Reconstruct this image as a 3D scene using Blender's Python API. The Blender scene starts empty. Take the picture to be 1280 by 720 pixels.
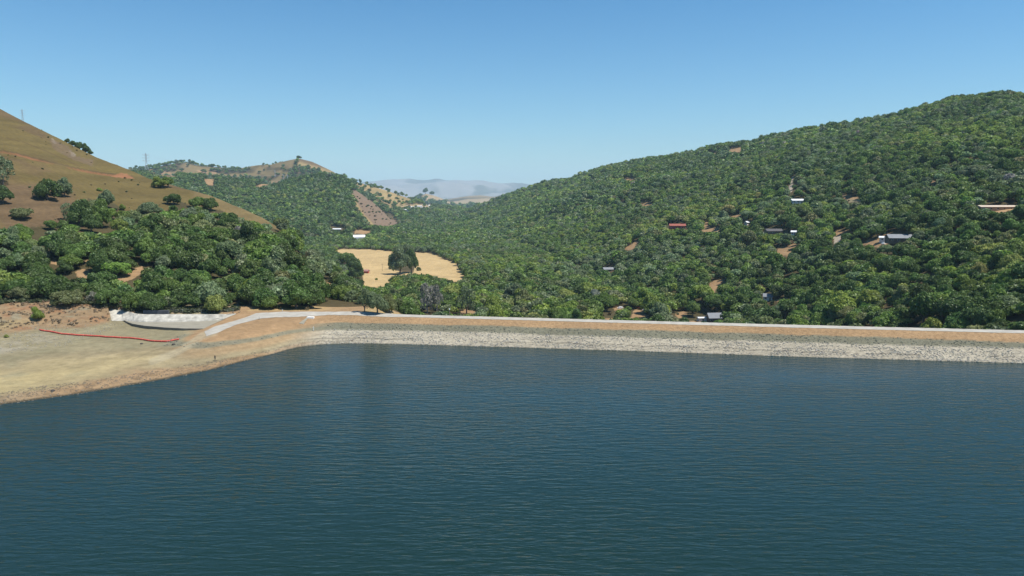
import bpy, math, random
import numpy as np
RNG = np.random.default_rng(11)
random.seed(5)
F, HYP, CZ = 880.0, 248.0, 52.0
PITCH = math.atan((360 - HYP) / F)
CP, SP = math.cos(PITCH), math.sin(PITCH)

# ---------------------------------------------------------------- projection helpers (survey of the photo)
def ray(px, py):
    a = (np.asarray(px, float) - 640) / F
    b = (360 - np.asarray(py, float)) / F
    return a, CP + SP * b, -SP + CP * b
def at_z(px, py, z):
    dx, dy, dz = ray(px, py)
    t = (z - CZ) / dz
    return dx * t, dy * t
def at_y(px, py, Y):
    dx, dy, dz = ray(px, py)
    t = Y / dy
    return dx * t, CZ + dz * t
def proj(x, y, z):
    d = np.maximum(y * CP - (z - CZ) * SP, 1e-3)
    v = y * SP + (z - CZ) * CP
    return 640 + F * x / d, 360 - F * v / d

# ---------------------------------------------------------------- numpy noise
def _hash(ix, iy, seed):
    h = (ix.astype(np.int64) * 374761393 + iy.astype(np.int64) * 668265263 + seed * 1274126177) & 0x7fffffff
    h = ((h ^ (h >> 13)) * 1274126177) & 0x7fffffff
    return ((h ^ (h >> 16)) & 0xffff) / 65535.0
def vnoise(x, y, seed=0):
    ix, iy = np.floor(x), np.floor(y)
    fx, fy = x - ix, y - iy
    fx = fx * fx * (3 - 2 * fx); fy = fy * fy * (3 - 2 * fy)
    a = _hash(ix, iy, seed); b = _hash(ix + 1, iy, seed)
    c = _hash(ix, iy + 1, seed); d = _hash(ix + 1, iy + 1, seed)
    return (a + (b - a) * fx) * (1 - fy) + (c + (d - c) * fx) * fy
def fbm(x, y, seed=0, octs=4):
    r = 0.0; amp = 0.5; s = 0.0
    for k in range(octs):
        r = r + amp * vnoise(x * 2 ** k + 17.3 * k, y * 2 ** k - 9.1 * k, seed + k); s += amp; amp *= 0.5
    return r / s * 2 - 1

# ---------------------------------------------------------------- terrain layers
UT = np.linspace(-1.6, 1.6, 3201)
def table(pts, sm=9):
    pts = sorted(pts)
    v = np.interp(UT, [p[0] for p in pts], [p[1] for p in pts])
    if sm > 1:
        k = np.hanning(sm + 2)[1:-1]; k /= k.sum()
        v = np.convolve(np.pad(v, sm // 2, mode='edge'), k, mode='valid')[:len(UT)]
    return v
class Layer:
    def __init__(s, ridge, base, back=0.35, k=14.0, g=1.0, smr=9, amp=0.0, wl=120.0, seed=0):
        rz, ry = [], []
        for px, py, Y, dz in ridge:
            x, z = at_y(px, py, Y)
            rz.append((x / Y, z + dz)); ry.append((x / Y, Y))
        s.zr, s.yr = table(rz, smr), table(ry, 41)
        s.yb = table([((px - 640) / F / CP, Y) for px, Y, z in base], 41)
        s.zb = table([((px - 640) / F / CP, z) for px, Y, z in base], 41)
        s.back, s.k, s.g, s.amp, s.wl, s.seed = back, k, g, amp, wl, seed
    def __call__(s, x, y):
        u = np.clip(x / y, -1.59, 1.59)
        zr, yr, yb, zb = [np.interp(u, UT, t) for t in (s.zr, s.yr, s.yb, s.zb)]
        t = (y - yb) / (yr - yb)
        tp = np.clip(t, 0, None)
        front = zb + (zr - zb) * np.where(tp < 1, tp ** s.g, 1 + (tp - 1) * s.g) + s.k * 0.25
        back = zr - (y - yr) * s.back + s.k * 0.25
        h = np.maximum(s.k - np.abs(front - back), 0) / s.k
        z = np.minimum(front, back) - h * h * s.k * 0.25
        if s.amp:
            w = np.clip(t, 0, 1) * np.clip(1.25 - t, 0.25, 1) * 2
            z = z + s.amp * w * (np.abs(fbm(x / s.wl, y / s.wl, s.seed, 4)) * 2.2 - 0.8)
        return np.where(t < 0, zb + s.k * 0.25 - 0.5 * (yb - y), z)

L_HILL = Layer(
    [(-700, -60, 700, 0), (-300, 30, 700, 0), (0, 136, 680, 0), (40, 156, 672, 0), (80, 176, 664, 0), (120, 196, 655, 0), (150, 207, 645, 0), (185, 222, 630, 0),
     (230, 236, 605, -1), (260, 246, 590, 0), (300, 259, 570, 0), (330, 272, 550, 0), (352, 287, 535, 0), (380, 312, 500, -6), (420, 338, 460, -6),
     (450, 366, 425, -6), (480, 382, 400, -7), (520, 410, 380, -7), (560, 450, 370, -9), (620, 520, 360, -10), (800, 560, 350, -12)],
    [(-700, 300, 9), (0, 300, 9), (200, 300, 7), (330, 298, 6), (400, 288, 5), (460, 288, 4), (520, 296, -2), (580, 320, -14), (640, 320, -30), (900, 320, -40)],
    back=0.45, k=10, amp=3.0, wl=90, seed=3)
R_HILL = Layer(
    [(500, 300, 3000, -8), (560, 272, 2900, -8), (600, 254, 2800, -8), (640, 239, 2600, -8), (680, 226, 2400, -8), (712, 222, 2300, -8), (760, 207, 2100, -8), (800, 197, 1950, -7), (850, 188, 1800, -11),
     (880, 182, 1720, -12), (920, 173, 1620, -12), (960, 166, 1540, -12), (1000, 157, 1460, -12), (1050, 151, 1390, -12), (1080, 143, 1350, -12), (1130, 136, 1290, -12),
     (1170, 126, 1230, -12), (1220, 118, 1180, -12), (1240, 115, 1150, -12), (1280, 117, 1110, -12), (1340, 100, 1050, -6), (1450, 70, 980, -6), (1700, 30, 900, 0), (2200, 0, 800, 0)],
    [(500, 2300, -35), (600, 1900, -35), (650, 1300, -34), (700, 950, -34), (800, 640, -34), (900, 520, -33), (1000, 430, -30), (1100, 370, -20), (1200, 320, -9), (1280, 292, -3), (1400, 262, 3), (1700, 225, 5), (2200, 200, 5)],
    back=0.3, k=16, g=1.06, amp=19.0, wl=260, seed=21)
M_HILL = Layer(
    [(-400, 205, 1900, -8), (100, 211, 1900, -8), (180, 213, 1950, -8), (230, 216, 1950, -8), (290, 222, 2000, -8), (345, 229, 2000, -8), (365, 224, 2020, -8), (385, 219, 2050, -8), (404, 215.5, 2050, -8), (420, 217.5, 2050, -8),
     (434, 223, 2050, -6), (445, 236, 2050, -2), (465, 250, 2000, 0), (480, 264, 1950, 0), (497, 283, 1850, 0), (515, 300, 1750, 0), (560, 330, 1700, 0), (1400, 400, 1700, 0)],
    [(-400, 1250, -30), (300, 1400, -34), (440, 1500, -34), (500, 1560, -36), (560, 1600, -40), (1400, 1600, -60)],
    back=0.35, k=16, amp=10.0, wl=260, seed=31)
P_HILL = Layer(
    [(-300, 210, 3200, 0), (150, 211, 3200, 0), (195, 208, 3200, 0), (215, 204, 3200, 0), (232, 202, 3200, 0), (250, 206, 3200, 0), (280, 208, 3200, 0), (300, 209, 3200, 0), (320, 206, 3200, 0), (340, 205, 3200, 0),
     (352, 201, 3200, 0), (373, 197, 3200, 0), (390, 201, 3200, 0), (415, 213, 3200, 0), (432, 222, 3250, 0), (450, 232, 3300, 0), (480, 262, 3300, 0), (520, 290, 3300, 0), (1500, 320, 3300, 0)],
    [(-300, 2500, -30), (400, 2500, -30), (480, 2700, -40), (1500, 2700, -90)],
    back=0.3, k=8, smr=5, amp=12, wl=300, seed=41)
G_HILL = Layer(
    [(340, 235, 2800, 0), (430, 221, 2800, 0), (440, 223, 2800, -4), (455, 227, 2800, -4), (480, 234, 2850, -4), (510, 245, 2900, -5), (524, 249, 2950, -7), (540, 255, 3000, -8), (570, 258, 3100, -8), (600, 264, 3200, -8), (640, 272, 3200, -6), (1500, 300, 3200, 0)],
    [(340, 2150, -36), (540, 2200, -37), (600, 2500, -38), (640, 2700, -46), (1500, 2700, -90)],
    back=0.2, k=10, smr=5, amp=16, wl=300, seed=51)
F_HILL = Layer(
    [(300, 262, 5600, 0), (500, 256, 5600, 0), (518, 250, 5600, 0), (526, 245, 5600, 0), (532, 242, 5600, 0), (541, 244, 5600, 0), (552, 248, 5600, 0), (562, 252, 5600, 0), (575, 254, 5600, 0), (620, 256, 5600, 0), (700, 262, 5600, 0), (1500, 262, 5600, 0)],
    [(300, 4700, -40), (1500, 4700, -40)], back=0.1, k=8, smr=3)
F2_HILL = Layer(
    [(300, 258, 8200, 0), (540, 250, 8200, 0), (560, 249, 8200, 0), (585, 245, 8200, 0), (600, 244, 8200, 0), (618, 246, 8200, 0), (632, 242, 8200, 0), (650, 239, 8200, 0), (690, 240, 8200, 0), (1500, 245, 8200, 0)],
    [(300, 6200, -30), (1500, 6200, -30)], back=0.06, k=10, smr=3)
FM_HILL = Layer(
    [(-900, 238, 21000, 0), (300, 234, 21000, 0), (440, 230, 21000, 0), (470, 225, 21000, 0), (500, 223, 21000, 0), (522, 224, 21000, 0), (545, 221, 21000, 0), (560, 223, 21000, 0), (580, 225, 21000, 0), (600, 224, 21000, 0), (622, 226, 21000, 0), (655, 227, 21000, 0),
     (700, 231, 21000, 0), (1000, 236, 21000, 0), (2200, 238, 21000, 0)],
    [(-900, 15000, -30), (2200, 15000, -30)], back=0.2, k=30, smr=5, amp=260, wl=2200, seed=61)

def smax(a, b, k):
    h = np.maximum(k - np.abs(a - b), 0) / k
    return np.maximum(a, b) + h * h * k * 0.25

# dam lines: upstream crest edge and waterline
CREST_Z = 6.6
_cx, _cy = at_z(np.array([400, 520, 640, 800, 980, 1280]), np.array([393.7, 397, 400.2, 404.6, 409.5, 417]), CREST_Z)
_cx = np.concatenate([[_cx[0] - 30], _cx, [_cx[-1] + 200]])
sl = (_cy[-1] - _cy[-2]) / (_cx[-2] - _cx[-3])
_cy = np.concatenate([[_cy[0] + 2.0], _cy, [_cy[-1] + sl * 200]])
_wx, _wy = at_z(np.array([400, 430, 500, 640, 800, 1000, 1280]), np.array([431, 429.2, 430, 434, 439, 446, 454]), 0.0)
_wx = np.concatenate([[_wx[0] - 30], _wx, [_wx[-1] + 200]])
sl = (_wy[-1] - _wy[-2]) / (_wx[-2] - _wx[-3])
_wy = np.concatenate([[_wy[0] - 3.0], _wy, [_wy[-1] + sl * 200]])
def crest_y(x): return np.interp(x, _cx, _cy)
def water_y(x): return np.interp(x, _wx, _wy)
ROAD_W = 6.6
def dam_z(x, y):
    yc, yw = crest_y(x), water_y(x)
    s = y - yc
    up = CREST_Z * (y - yw) / (yc - yw)
    dn = CREST_Z - (s - ROAD_W) * 0.42
    return np.maximum(np.minimum(np.minimum(up, CREST_Z), dn), -45.0)

# near-left shore: thin plate surface through surveyed points (px, py, z)
SHORE = [(-200, 545), (-80, 521), (0, 506), (60, 498), (130, 487), (200, 475), (260, 463), (310, 450), (350, 440), (390, 432), (430, 429.3)]
CTRL = [(px, py, 0.0) for px, py in SHORE] + [(px, py + 26, -2.2) for px, py in SHORE] + [(px + 30, py + 70, -5) for px, py in SHORE] + [
    (-150, 480, 2.2), (0, 470, 1.5), (0, 445, 2.6), (-150, 440, 4.0), (70, 460, 1.5), (70, 435, 2.6), (130, 460, 1.2), (150, 440, 2.1), (200, 450, 1.1), (220, 435, 2.3),
    (0, 425, 3.8), (0, 412, 5.0), (0, 398, 7.2), (0, 388, 8.6), (0, 379, 9.8), (-200, 400, 9.0), (-200, 378, 11.0),
    (50, 415, 3.6), (60, 400, 5.6), (60, 388, 8.2), (60, 381, 9.4), (100, 419, 3.2), (105, 407, 4.4), (105, 394, 7.0), (110, 384, 8.6), (130, 402, 4.4), (134, 390, 6.8),
    (150, 424, 3.0), (150, 408, 3.2), (200, 428, 2.8), (200, 415, 3.1), (240, 418, 3.2), (180, 410, 3.1), (150, 389, 6.8), (180, 391, 6.2), (240, 390.5, 6.2), (290, 390.5, 6.4),
    (255, 422, 4.3), (253, 415.5, 4.4), (273, 415.5, 4.9), (267, 409, 4.9), (300, 404.4, 5.7), (304, 397.8, 5.8), (324, 399, 6.3), (320, 391.5, 6.4),
    (355, 396.7, 6.6), (355, 389.6, 6.6), (391, 395, 6.6), (391, 389.8, 6.6), (420, 394.3, 6.6), (440, 395.3, 6.6),
    (240, 440, 2.4), (270, 432, 3.2), (300, 427, 3.6), (330, 420, 3.9), (355, 414, 4.2), (390, 409, 4.3), (300, 438, 1.9), (350, 427, 2.0), (390, 420, 1.9), (225, 430, 3.0)]
_ct = np.array(CTRL)
_x, _y = at_z(_ct[:, 0], _ct[:, 1], _ct[:, 2])
ctrl_xy = [(a, b, c) for a, b, c in zip(_x, _y, _ct[:, 2])]
ctrl_xy += [(-320, 300, 12), (-250, 320, 13), (-200, 330, 13), (-150, 320, 9), (-120, 310, 8), (-95, 305, 6.4), (-70, 300, 5.5), (-260, 300, 11), (-190, 300, 10), (-70, 288, 6.2)]
for xx in (-70, -55, -40):
    for f_ in (-0.5, 0.25, 0.5, 0.75):
        yw, yc = water_y(xx), crest_y(xx)
        ctrl_xy.append((xx, yw + (yc - yw) * f_, CREST_Z * f_))
CXY = np.array(ctrl_xy)
def _k(r2): return 0.5 * r2 * np.log(r2 + 1e-9)
_n = len(CXY)
_D = _k((CXY[:, None, 0] - CXY[None, :, 0]) ** 2 + (CXY[:, None, 1] - CXY[None, :, 1]) ** 2) + np.eye(_n) * 12.0
_P = np.c_[np.ones(_n), CXY[:, :2]]
_A = np.block([[_D, _P], [_P.T, np.zeros((3, 3))]])
_W = np.linalg.lstsq(_A, np.r_[CXY[:, 2], 0, 0, 0], rcond=None)[0]
def shore_z(x, y):
    x, y = np.broadcast_arrays(x, y)
    o = np.full(x.shape, 0.0)
    xf, yf = x.ravel(), y.ravel()
    r = _W[-3] + _W[-2] * xf + _W[-1] * yf
    for i in range(_n):
        r += _W[i] * _k((xf - CXY[i, 0]) ** 2 + (yf - CXY[i, 1]) ** 2)
    return r.reshape(x.shape)

def in_poly(px, py, poly):
    px = np.asarray(px); py = np.asarray(py)
    r = np.zeros(px.shape, bool)
    n = len(poly)
    for i in range(n):
        x1, y1 = poly[i]; x2, y2 = poly[(i + 1) % n]
        c = ((y1 > py) != (y2 > py)) & (px < (x2 - x1) * (py - y1) / (y2 - y1 + 1e-12) + x1)
        r ^= c
    return r

# spillway outline at apron level
APR_Z = 4.1
LIP = [(156, 400.5), (161, 403), (167, 405), (182.5, 407.5), (207.5, 409.6), (230, 410.7), (254, 411)]
BACK = [(156, 400.5), (168, 402), (181, 402.5), (215, 402.5), (250, 401.5), (278, 400), (300, 397.2)]
lip_w = [tuple(float(v) for v in at_z(a, b, APR_Z)) for a, b in LIP]
back_w = [tuple(float(v) for v in at_z(a, b, APR_Z)) for a, b in BACK]
apron_poly = lip_w + back_w[::-1]

WALL_TOP = [(135, 387, 6.9), (151, 386.6, 6.9), (160, 389.3, 6.7), (167, 392, 6.5), (179, 393.3, 6.4), (215, 393.2, 6.4), (250, 393.3, 6.3), (276, 393.5, 6.2), (300, 393.6, 6.1)]
WALL_BOT = [(139.5, 400.3, 4.1), (152, 400.2, 4.1), (158, 400.9, 4.1), (168, 402.0, 4.1), (181, 402.5, 4.1), (215, 402.5, 4.1), (250, 401.5, 4.1), (278, 400, 4.1), (300, 397.2, 4.6)]
wall_poly = [tuple(float(v) for v in at_z(*p)) for p in WALL_BOT[:5]] + [tuple(float(v) for v in at_z(*p)) for p in WALL_TOP[:5]][::-1]
wing_front = [tuple(float(v) for v in at_z(*p)) for p in ((136, 405, 3.6), (160, 405, 3.6), (160, 398, 4.1), (139, 398, 4.1))]
def valley(x, y):
    return -35 - np.clip((y - 2500) / 4000, 0, 1) * 5 + 1.6 * fbm(x / 160, y / 160, 5, 3)
def sstep(a, b, v):
    t = np.clip((v - a) / (b - a), 0, 1)
    return t * t * (3 - 2 * t)
def H(x, y):
    x = np.asarray(x, float); y = np.asarray(y, float)
    x, y = np.broadcast_arrays(x, y)
    z = valley(x, y)
    z = smax(z, L_HILL(x, y), 6)
    z = smax(z, R_HILL(x, y), 10)
    z = smax(z, M_HILL(x, y), 10)
    z = smax(z, P_HILL(x, y), 8)
    z = smax(z, G_HILL(x, y), 8)
    z = smax(z, F_HILL(x, y), 6)
    z = smax(z, F2_HILL(x, y), 6)
    z = smax(z, FM_HILL(x, y), 20)
    near = y < 345
    # lake bottom in front of the dam, valley behind it
    lake = y < crest_y(x) + 3
    z = np.where(lake & (y < 300), np.minimum(z, np.maximum(R_HILL(x, y), -9.0)), z)
    dz = dam_z(x, y)
    z = np.where(y < 420, np.maximum(z, dz), z)
    if near.any():
        zn = shore_z(x[near], y[near]) + 0.25 * fbm(x[near] / 7, y[near] / 7, 8, 3) * sstep(0.3, 2.5, np.abs(shore_z(x[near], y[near])))
        # eroded bank on the left
        xa, ya = x[near], y[near]
        bank = sstep(-150, -158, xa) * sstep(3.9, 5.2, zn) * sstep(305, 295, ya)
        zn = zn + bank * 0.9 * fbm(xa / 4.5, ya / 3.0, 12, 4)
        zn = np.maximum(zn, -6)
        ap = in_poly(xa, ya, apron_poly) | in_poly(xa, ya - 1.3, apron_poly) | in_poly(xa, ya + 0.5, apron_poly)
        zn = np.where(ap, np.minimum(zn, APR_Z - 0.5), zn)
        zn = np.where(in_poly(xa, ya, wing_front), np.minimum(zn, 3.7), zn)
        zn = np.where(in_poly(xa, ya, wall_poly), np.minimum(zn, 3.9), zn)
        w = sstep(-38, -66, xa) * sstep(335, 305, ya)
        z = z.copy()
        z[near] = z[near] * (1 - w) + zn * w
    return z
def hit(px, py, y0=150, y1=9000, n=4000):
    """ground point seen at a pixel of the photo"""
    dx, dy, dz = ray(px, py)
    ys = np.geomspace(y0, y1, n)
    xs = dx / dy * ys; zs = CZ + dz / dy * ys
    h = H(xs, ys)
    i = int(np.argmax(h >= zs)) if (h >= zs).any() else n - 1
    return float(xs[i]), float(ys[i]), float(h[i])

# ---------------------------------------------------------------- scene basics
sc = bpy.context.scene
C = sc.collection
world = bpy.data.worlds.new("World"); sc.world = world; world.use_nodes = True
SUN_EL, SUN_AZ = math.radians(63), math.radians(106)      # azimuth clockwise from +Y
sun_dir = (math.cos(SUN_EL) * math.sin(SUN_AZ), math.cos(SUN_EL) * math.cos(SUN_AZ), math.sin(SUN_EL))
nt = world.node_tree
bg = nt.nodes['Background']
SKY_LOW, SKY_HIGH = (0.66, 0.86, 1.0, 1), (0.15, 0.52, 0.82, 1)
sky = nt.nodes.new('ShaderNodeTexSky'); sky.sky_type = 'NISHITA'; sky.sun_disc = False
sky.sun_elevation = SUN_EL; sky.sun_rotation = SUN_AZ
sky.air_density = 1.25; sky.dust_density = 0.2; sky.ozone_density = 3.0; sky.altitude = 200
hs = nt.nodes.new('ShaderNodeHueSaturation'); hs.inputs['Saturation'].default_value = 1.22; hs.inputs['Hue'].default_value = 0.492
hs.inputs['Saturation'].default_value = 1.0
tcw = nt.nodes.new('ShaderNodeTexCoord'); sx = nt.nodes.new('ShaderNodeSeparateXYZ'); rp = nt.nodes.new('ShaderNodeValToRGB'); mm_ = nt.nodes.new('ShaderNodeVectorMath'); mm_.operation = 'MULTIPLY'
nt.links.new(tcw.outputs['Generated'], sx.inputs[0]); nt.links.new(sx.outputs[2], rp.inputs[0])
rp.color_ramp.elements[0].position = 0.0; rp.color_ramp.elements[0].color = SKY_LOW
rp.color_ramp.elements[1].position = 0.38; rp.color_ramp.elements[1].color = SKY_HIGH
nt.links.new(sky.outputs[0], hs.inputs['Color']); nt.links.new(hs.outputs[0], mm_.inputs[0]); nt.links.new(rp.outputs[0], mm_.inputs[1])
nt.links.new(mm_.outputs[0], bg.inputs[0]); bg.inputs[1].default_value = 0.098
ld = bpy.data.lights.new('sun', 'SUN'); ld.energy = 5.0; ld.angle = math.radians(0.53); ld.color = (1, 0.95, 0.86)
lo = bpy.data.objects.new('sun', ld); C.objects.link(lo)
from mathutils import Vector
lo.rotation_euler = Vector(sun_dir).to_track_quat('Z', 'Y').to_euler()
cam = bpy.data.cameras.new('camera'); co = bpy.data.objects.new('camera', cam); C.objects.link(co)
co.location = (0, 0, CZ); co.rotation_euler = (math.pi / 2 - PITCH, 0, 0)
cam.sensor_width = 36; cam.lens = 36 * F / 1280; cam.clip_start = 0.5; cam.clip_end = 60000
sc.camera = co
sc.view_settings.view_transform = 'Standard'; sc.view_settings.look = 'None'
sc.view_settings.exposure = 0.5; sc.view_settings.gamma = 1.0
sc.cycles.max_bounces = 6; sc.cycles.diffuse_bounces = 3; sc.cycles.transmission_bounces = 3; sc.cycles.volume_bounces = 1
sc.cycles.use_adaptive_sampling = True

# ---------------------------------------------------------------- materials
def srgb(r, g, b):
    f = lambda c: (c / 255 / 12.92) if c / 255 <= 0.04045 else ((c / 255 + 0.055) / 1.055) ** 2.4
    return (f(r), f(g), f(b))
MATS = {}
def mat(name, col=(0.5, 0.5, 0.5), rough=0.85, var=0.12, scale=2.0, attr=None, objcol=False, spec=0.3, metal=0.0, emit=None):
    if name in MATS: return MATS[name]
    m = bpy.data.materials.new(name); m.use_nodes = True
    n, l = m.node_tree.nodes, m.node_tree.links
    b = n['Principled BSDF']
    b.inputs['Roughness'].default_value = rough
    b.inputs['Specular IOR Level'].default_value = spec
    b.inputs['Metallic'].default_value = metal
    tc = n.new('ShaderNodeTexCoord'); no = n.new('ShaderNodeTexNoise')
    no.inputs['Scale'].default_value = scale; no.inputs['Detail'].default_value = 5
    l.new(tc.outputs['Object'], no.inputs['Vector'])
    mr = n.new('ShaderNodeMapRange'); mr.inputs['From Min'].default_value = 0.25; mr.inputs['From Max'].default_value = 0.75
    mr.inputs['To Min'].default_value = 1 - var; mr.inputs['To Max'].default_value = 1 + var
    l.new(no.outputs['Fac'], mr.inputs['Value'])
    mul = n.new('ShaderNodeVectorMath'); mul.operation = 'SCALE'
    if attr:
        a = n.new('ShaderNodeAttribute'); a.attribute_name = attr; l.new(a.outputs['Vector'], mul.inputs[0])
    elif objcol:
        a = n.new('ShaderNodeObjectInfo'); l.new(a.outputs['Color'], mul.inputs[0])
    else:
        mul.inputs[0].default_value = col
    l.new(mr.outputs[0], mul.inputs['Scale']); l.new(mul.outputs[0], b.inputs['Base Color'])
    m['_mul'] = mul.name
    MATS[name] = m
    return m

def leaf_mat(name, attr=None, objcol=False):
    m = bpy.data.materials.new(name); m.use_nodes = True
    n, l = m.node_tree.nodes, m.node_tree.links
    n.clear()
    out = n.new('ShaderNodeOutputMaterial')
    if attr:
        a = n.new('ShaderNodeAttribute'); a.attribute_name = attr; src = a.outputs['Vector']
    else:
        a = n.new('ShaderNodeObjectInfo'); src = a.outputs['Color']
    geo = n.new('ShaderNodeNewGeometry')
    hsv = n.new('ShaderNodeHueSaturation')
    # leaf clump to leaf clump variation
    tc = n.new('ShaderNodeTexCoord'); no = n.new('ShaderNodeTexNoise'); no.inputs['Scale'].default_value = 0.45; no.inputs['Detail'].default_value = 3
    l.new(geo.outputs['Position'], no.inputs['Vector'])
    mr = n.new('ShaderNodeMapRange'); mr.inputs['From Min'].default_value = 0.3; mr.inputs['From Max'].default_value = 0.7
    mr.inputs['To Min'].default_value = 0.72; mr.inputs['To Max'].default_value = 1.3
    l.new(no.outputs['Fac'], mr.inputs['Value']); l.new(mr.outputs[0], hsv.inputs['Value'])
    l.new(src, hsv.inputs['Color'])
    d = n.new('ShaderNodeBsdfDiffuse'); t = n.new('ShaderNodeBsdfTranslucent'); g = n.new('ShaderNodeBsdfGlossy')
    g.inputs['Roughness'].default_value = 0.5; g.inputs['Color'].default_value = (0.6, 0.65, 0.6, 1)
    mx = n.new('ShaderNodeMixShader'); mx.inputs[0].default_value = 0.38
    mg = n.new('ShaderNodeMixShader'); mg.inputs[0].default_value = 0.035
    l.new(hsv.outputs[0], d.inputs['Color']); l.new(hsv.outputs[0], t.inputs['Color'])
    l.new(d.outputs[0], mx.inputs[1]); l.new(t.outputs[0], mx.inputs[2])
    l.new(mx.outputs[0], mg.inputs[1]); l.new(g.outputs[0], mg.inputs[2]); l.new(mg.outputs[0], out.inputs[0])
    return m
LEAF_OBJ = leaf_mat('leaves_single')
LEAF_ATT = leaf_mat('leaves_woods', attr='tint')
BARK = mat('bark', (0.13, 0.105, 0.085), var=0.3, scale=3)
BARK_PALE = mat('pale_dead_wood', (0.36, 0.33, 0.30), var=0.2, scale=1)

# ---------------------------------------------------------------- mesh helpers
def np_mesh(name, verts, faces, material, smooth=False, attrs=None, fattrs=None):
    """verts (n,3); faces (m,k)"""
    verts = np.asarray(verts, np.float32); faces = np.asarray(faces, np.int32)
    me = bpy.data.meshes.new(name)
    me.vertices.add(len(verts)); me.vertices.foreach_set('co', verts.ravel())
    k = faces.shape[1]
    me.loops.add(faces.size); me.loops.foreach_set('vertex_index', faces.ravel())
    me.polygons.add(len(faces)); me.polygons.foreach_set('loop_start', np.arange(0, faces.size, k, dtype=np.int32))
    me.update(calc_edges=True)
    if smooth: me.polygons.foreach_set('use_smooth', np.ones(len(faces), bool))
    for nm, dat in (attrs or {}).items():
        a = me.attributes.new(nm, 'FLOAT_VECTOR', 'POINT'); a.data.foreach_set('vector', np.asarray(dat, np.float32).ravel())
    for nm, dat in (fattrs or {}).items():
        a = me.attributes.new(nm, 'FLOAT_VECTOR', 'FACE'); a.data.foreach_set('vector', np.asarray(dat, np.float32).ravel())
    if material: me.materials.append(material)
    return me
def link(name, me, parent=None, loc=None, rz=0.0):
    o = bpy.data.objects.new(name, me); C.objects.link(o)
    if parent is not None: o.parent = parent
    if loc is not None: o.location = loc
    if rz: o.rotation_euler = (0, 0, rz)
    return o
def tag(o, label=None, cat=None, group=None, kind=None):
    if label: o['label'] = label
    if cat: o['category'] = cat
    if group: o['group'] = group
    if kind: o['kind'] = kind
    return o
class MB:
    def __init__(s): s.v = []; s.f = []
    def box(s, c, d, rz=0.0):
        cx, cy, cz = c; dx, dy, dz = [q / 2 for q in d]; b = len(s.v); cr, sr = math.cos(rz), math.sin(rz)
        for sz in (-1, 1):
            for sx, sy in ((-1, -1), (1, -1), (1, 1), (-1, 1)):
                X, Y = sx * dx, sy * dy
                s.v.append((cx + X * cr - Y * sr, cy + X * sr + Y * cr, cz + sz * dz))
        for q in ((0, 3, 2, 1), (4, 5, 6, 7), (0, 1, 5, 4), (1, 2, 6, 5), (2, 3, 7, 6), (3, 0, 4, 7)): s.f.append([b + i for i in q])
        return s
    def tube(s, pts, r, n=6, r2=None):
        pts = [Vector(p) for p in pts]; b = len(s.v); m = len(pts)
        for i, p in enumerate(pts):
            d = (pts[min(i + 1, m - 1)] - pts[max(i - 1, 0)]).normalized()
            a = d.cross(Vector((0, 0, 1)));
            if a.length < 1e-3: a = Vector((1, 0, 0))
            a.normalize(); c = d.cross(a)
            rr = r if r2 is None else r + (r2 - r) * i / (m - 1)
            for k in range(n):
                t = 2 * math.pi * k / n
                s.v.append(tuple(p + a * math.cos(t) * rr + c * math.sin(t) * rr))
        for i in range(m - 1):
            for k in range(n):
                s.f.append([b + i * n + k, b + i * n + (k + 1) % n, b + (i + 1) * n + (k + 1) % n, b + (i + 1) * n + k])
        s.f.append([b + k for k in range(n)][::-1]); s.f.append([b + (m - 1) * n + k for k in range(n)])
        return s
    def quad(s, *p):
        b = len(s.v); s.v += [tuple(q) for q in p]; s.f.append(list(range(b, b + len(p)))); return s
    def prism(s, poly, z0, z1):
        """vertical walls and a top over a polygon given as (x, y) with z0/z1 numbers or lists"""
        n = len(poly); b = len(s.v)
        z0s = z0 if isinstance(z0, (list, tuple)) else [z0] * n
        z1s = z1 if isinstance(z1, (list, tuple)) else [z1] * n
        for (x, y), z in zip(poly, z0s): s.v.append((x, y, z))
        for (x, y), z in zip(poly, z1s): s.v.append((x, y, z))
        for i in range(n):
            j = (i + 1) % n; s.f.append([b + i, b + j, b + n + j, b + n + i])
        s.f.append([b + n + i for i in range(n)]); s.f.append([b + i for i in range(n)][::-1])
        return s
    def build(s, name, material, parent=None, loc=None, rz=0.0, smooth=False):
        me = bpy.data.meshes.new(name); me.from_pydata(s.v, [], s.f); me.materials.append(material)
        if smooth:
            for p in me.polygons: p.use_smooth = True
        me.update()
        return link(name, me, parent, loc, rz)

# ================================================================ TERRAIN
# ground cover, as found in the photo: outlines (pixel survey) of what grows or lies where
GRASS_L = [(-300, -100), (-10, 120), (40, 140), (160, 190), (235, 228), (262, 240), (300, 252), (335, 268), (358, 288), (346, 287), (325, 281), (300, 275), (275, 262), (262, 262),
           (240, 258), (226, 252), (212, 262), (190, 266), (172, 268), (158, 264), (142, 254), (110, 248), (100, 272), (108, 287), (95, 284), (82, 278), (62, 280), (50, 284), (30, 284), (22, 290), (0, 292), (-300, 300)]
FIELD = [(418, 313), (430, 311), (462, 312), (492, 314), (500, 324), (494, 338), (515, 342), (521, 330), (519, 316), (540, 316), (556, 324), (570, 329), (580, 345), (576, 353), (562, 351), (535, 344), (512, 343), (492, 346), (484, 356), (478, 362), (468, 359), (455, 358), (453, 345), (446, 336), (430, 322)]
FIELDTREE = [(487, 344), (490, 330), (497, 318), (508, 310), (520, 318), (523, 338), (512, 344)]
CLIFF = [(441, 237), (448, 239), (455, 245), (468, 252), (483, 262), (492, 270), (498, 281), (480, 283), (462, 279), (452, 266), (444, 256), (447, 250), (441, 244)]
GOLD_G = [(444, 226), (470, 231), (495, 240), (515, 246), (513, 253), (500, 258), (492, 262), (482, 260), (470, 251), (458, 243), (448, 238)]
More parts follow.
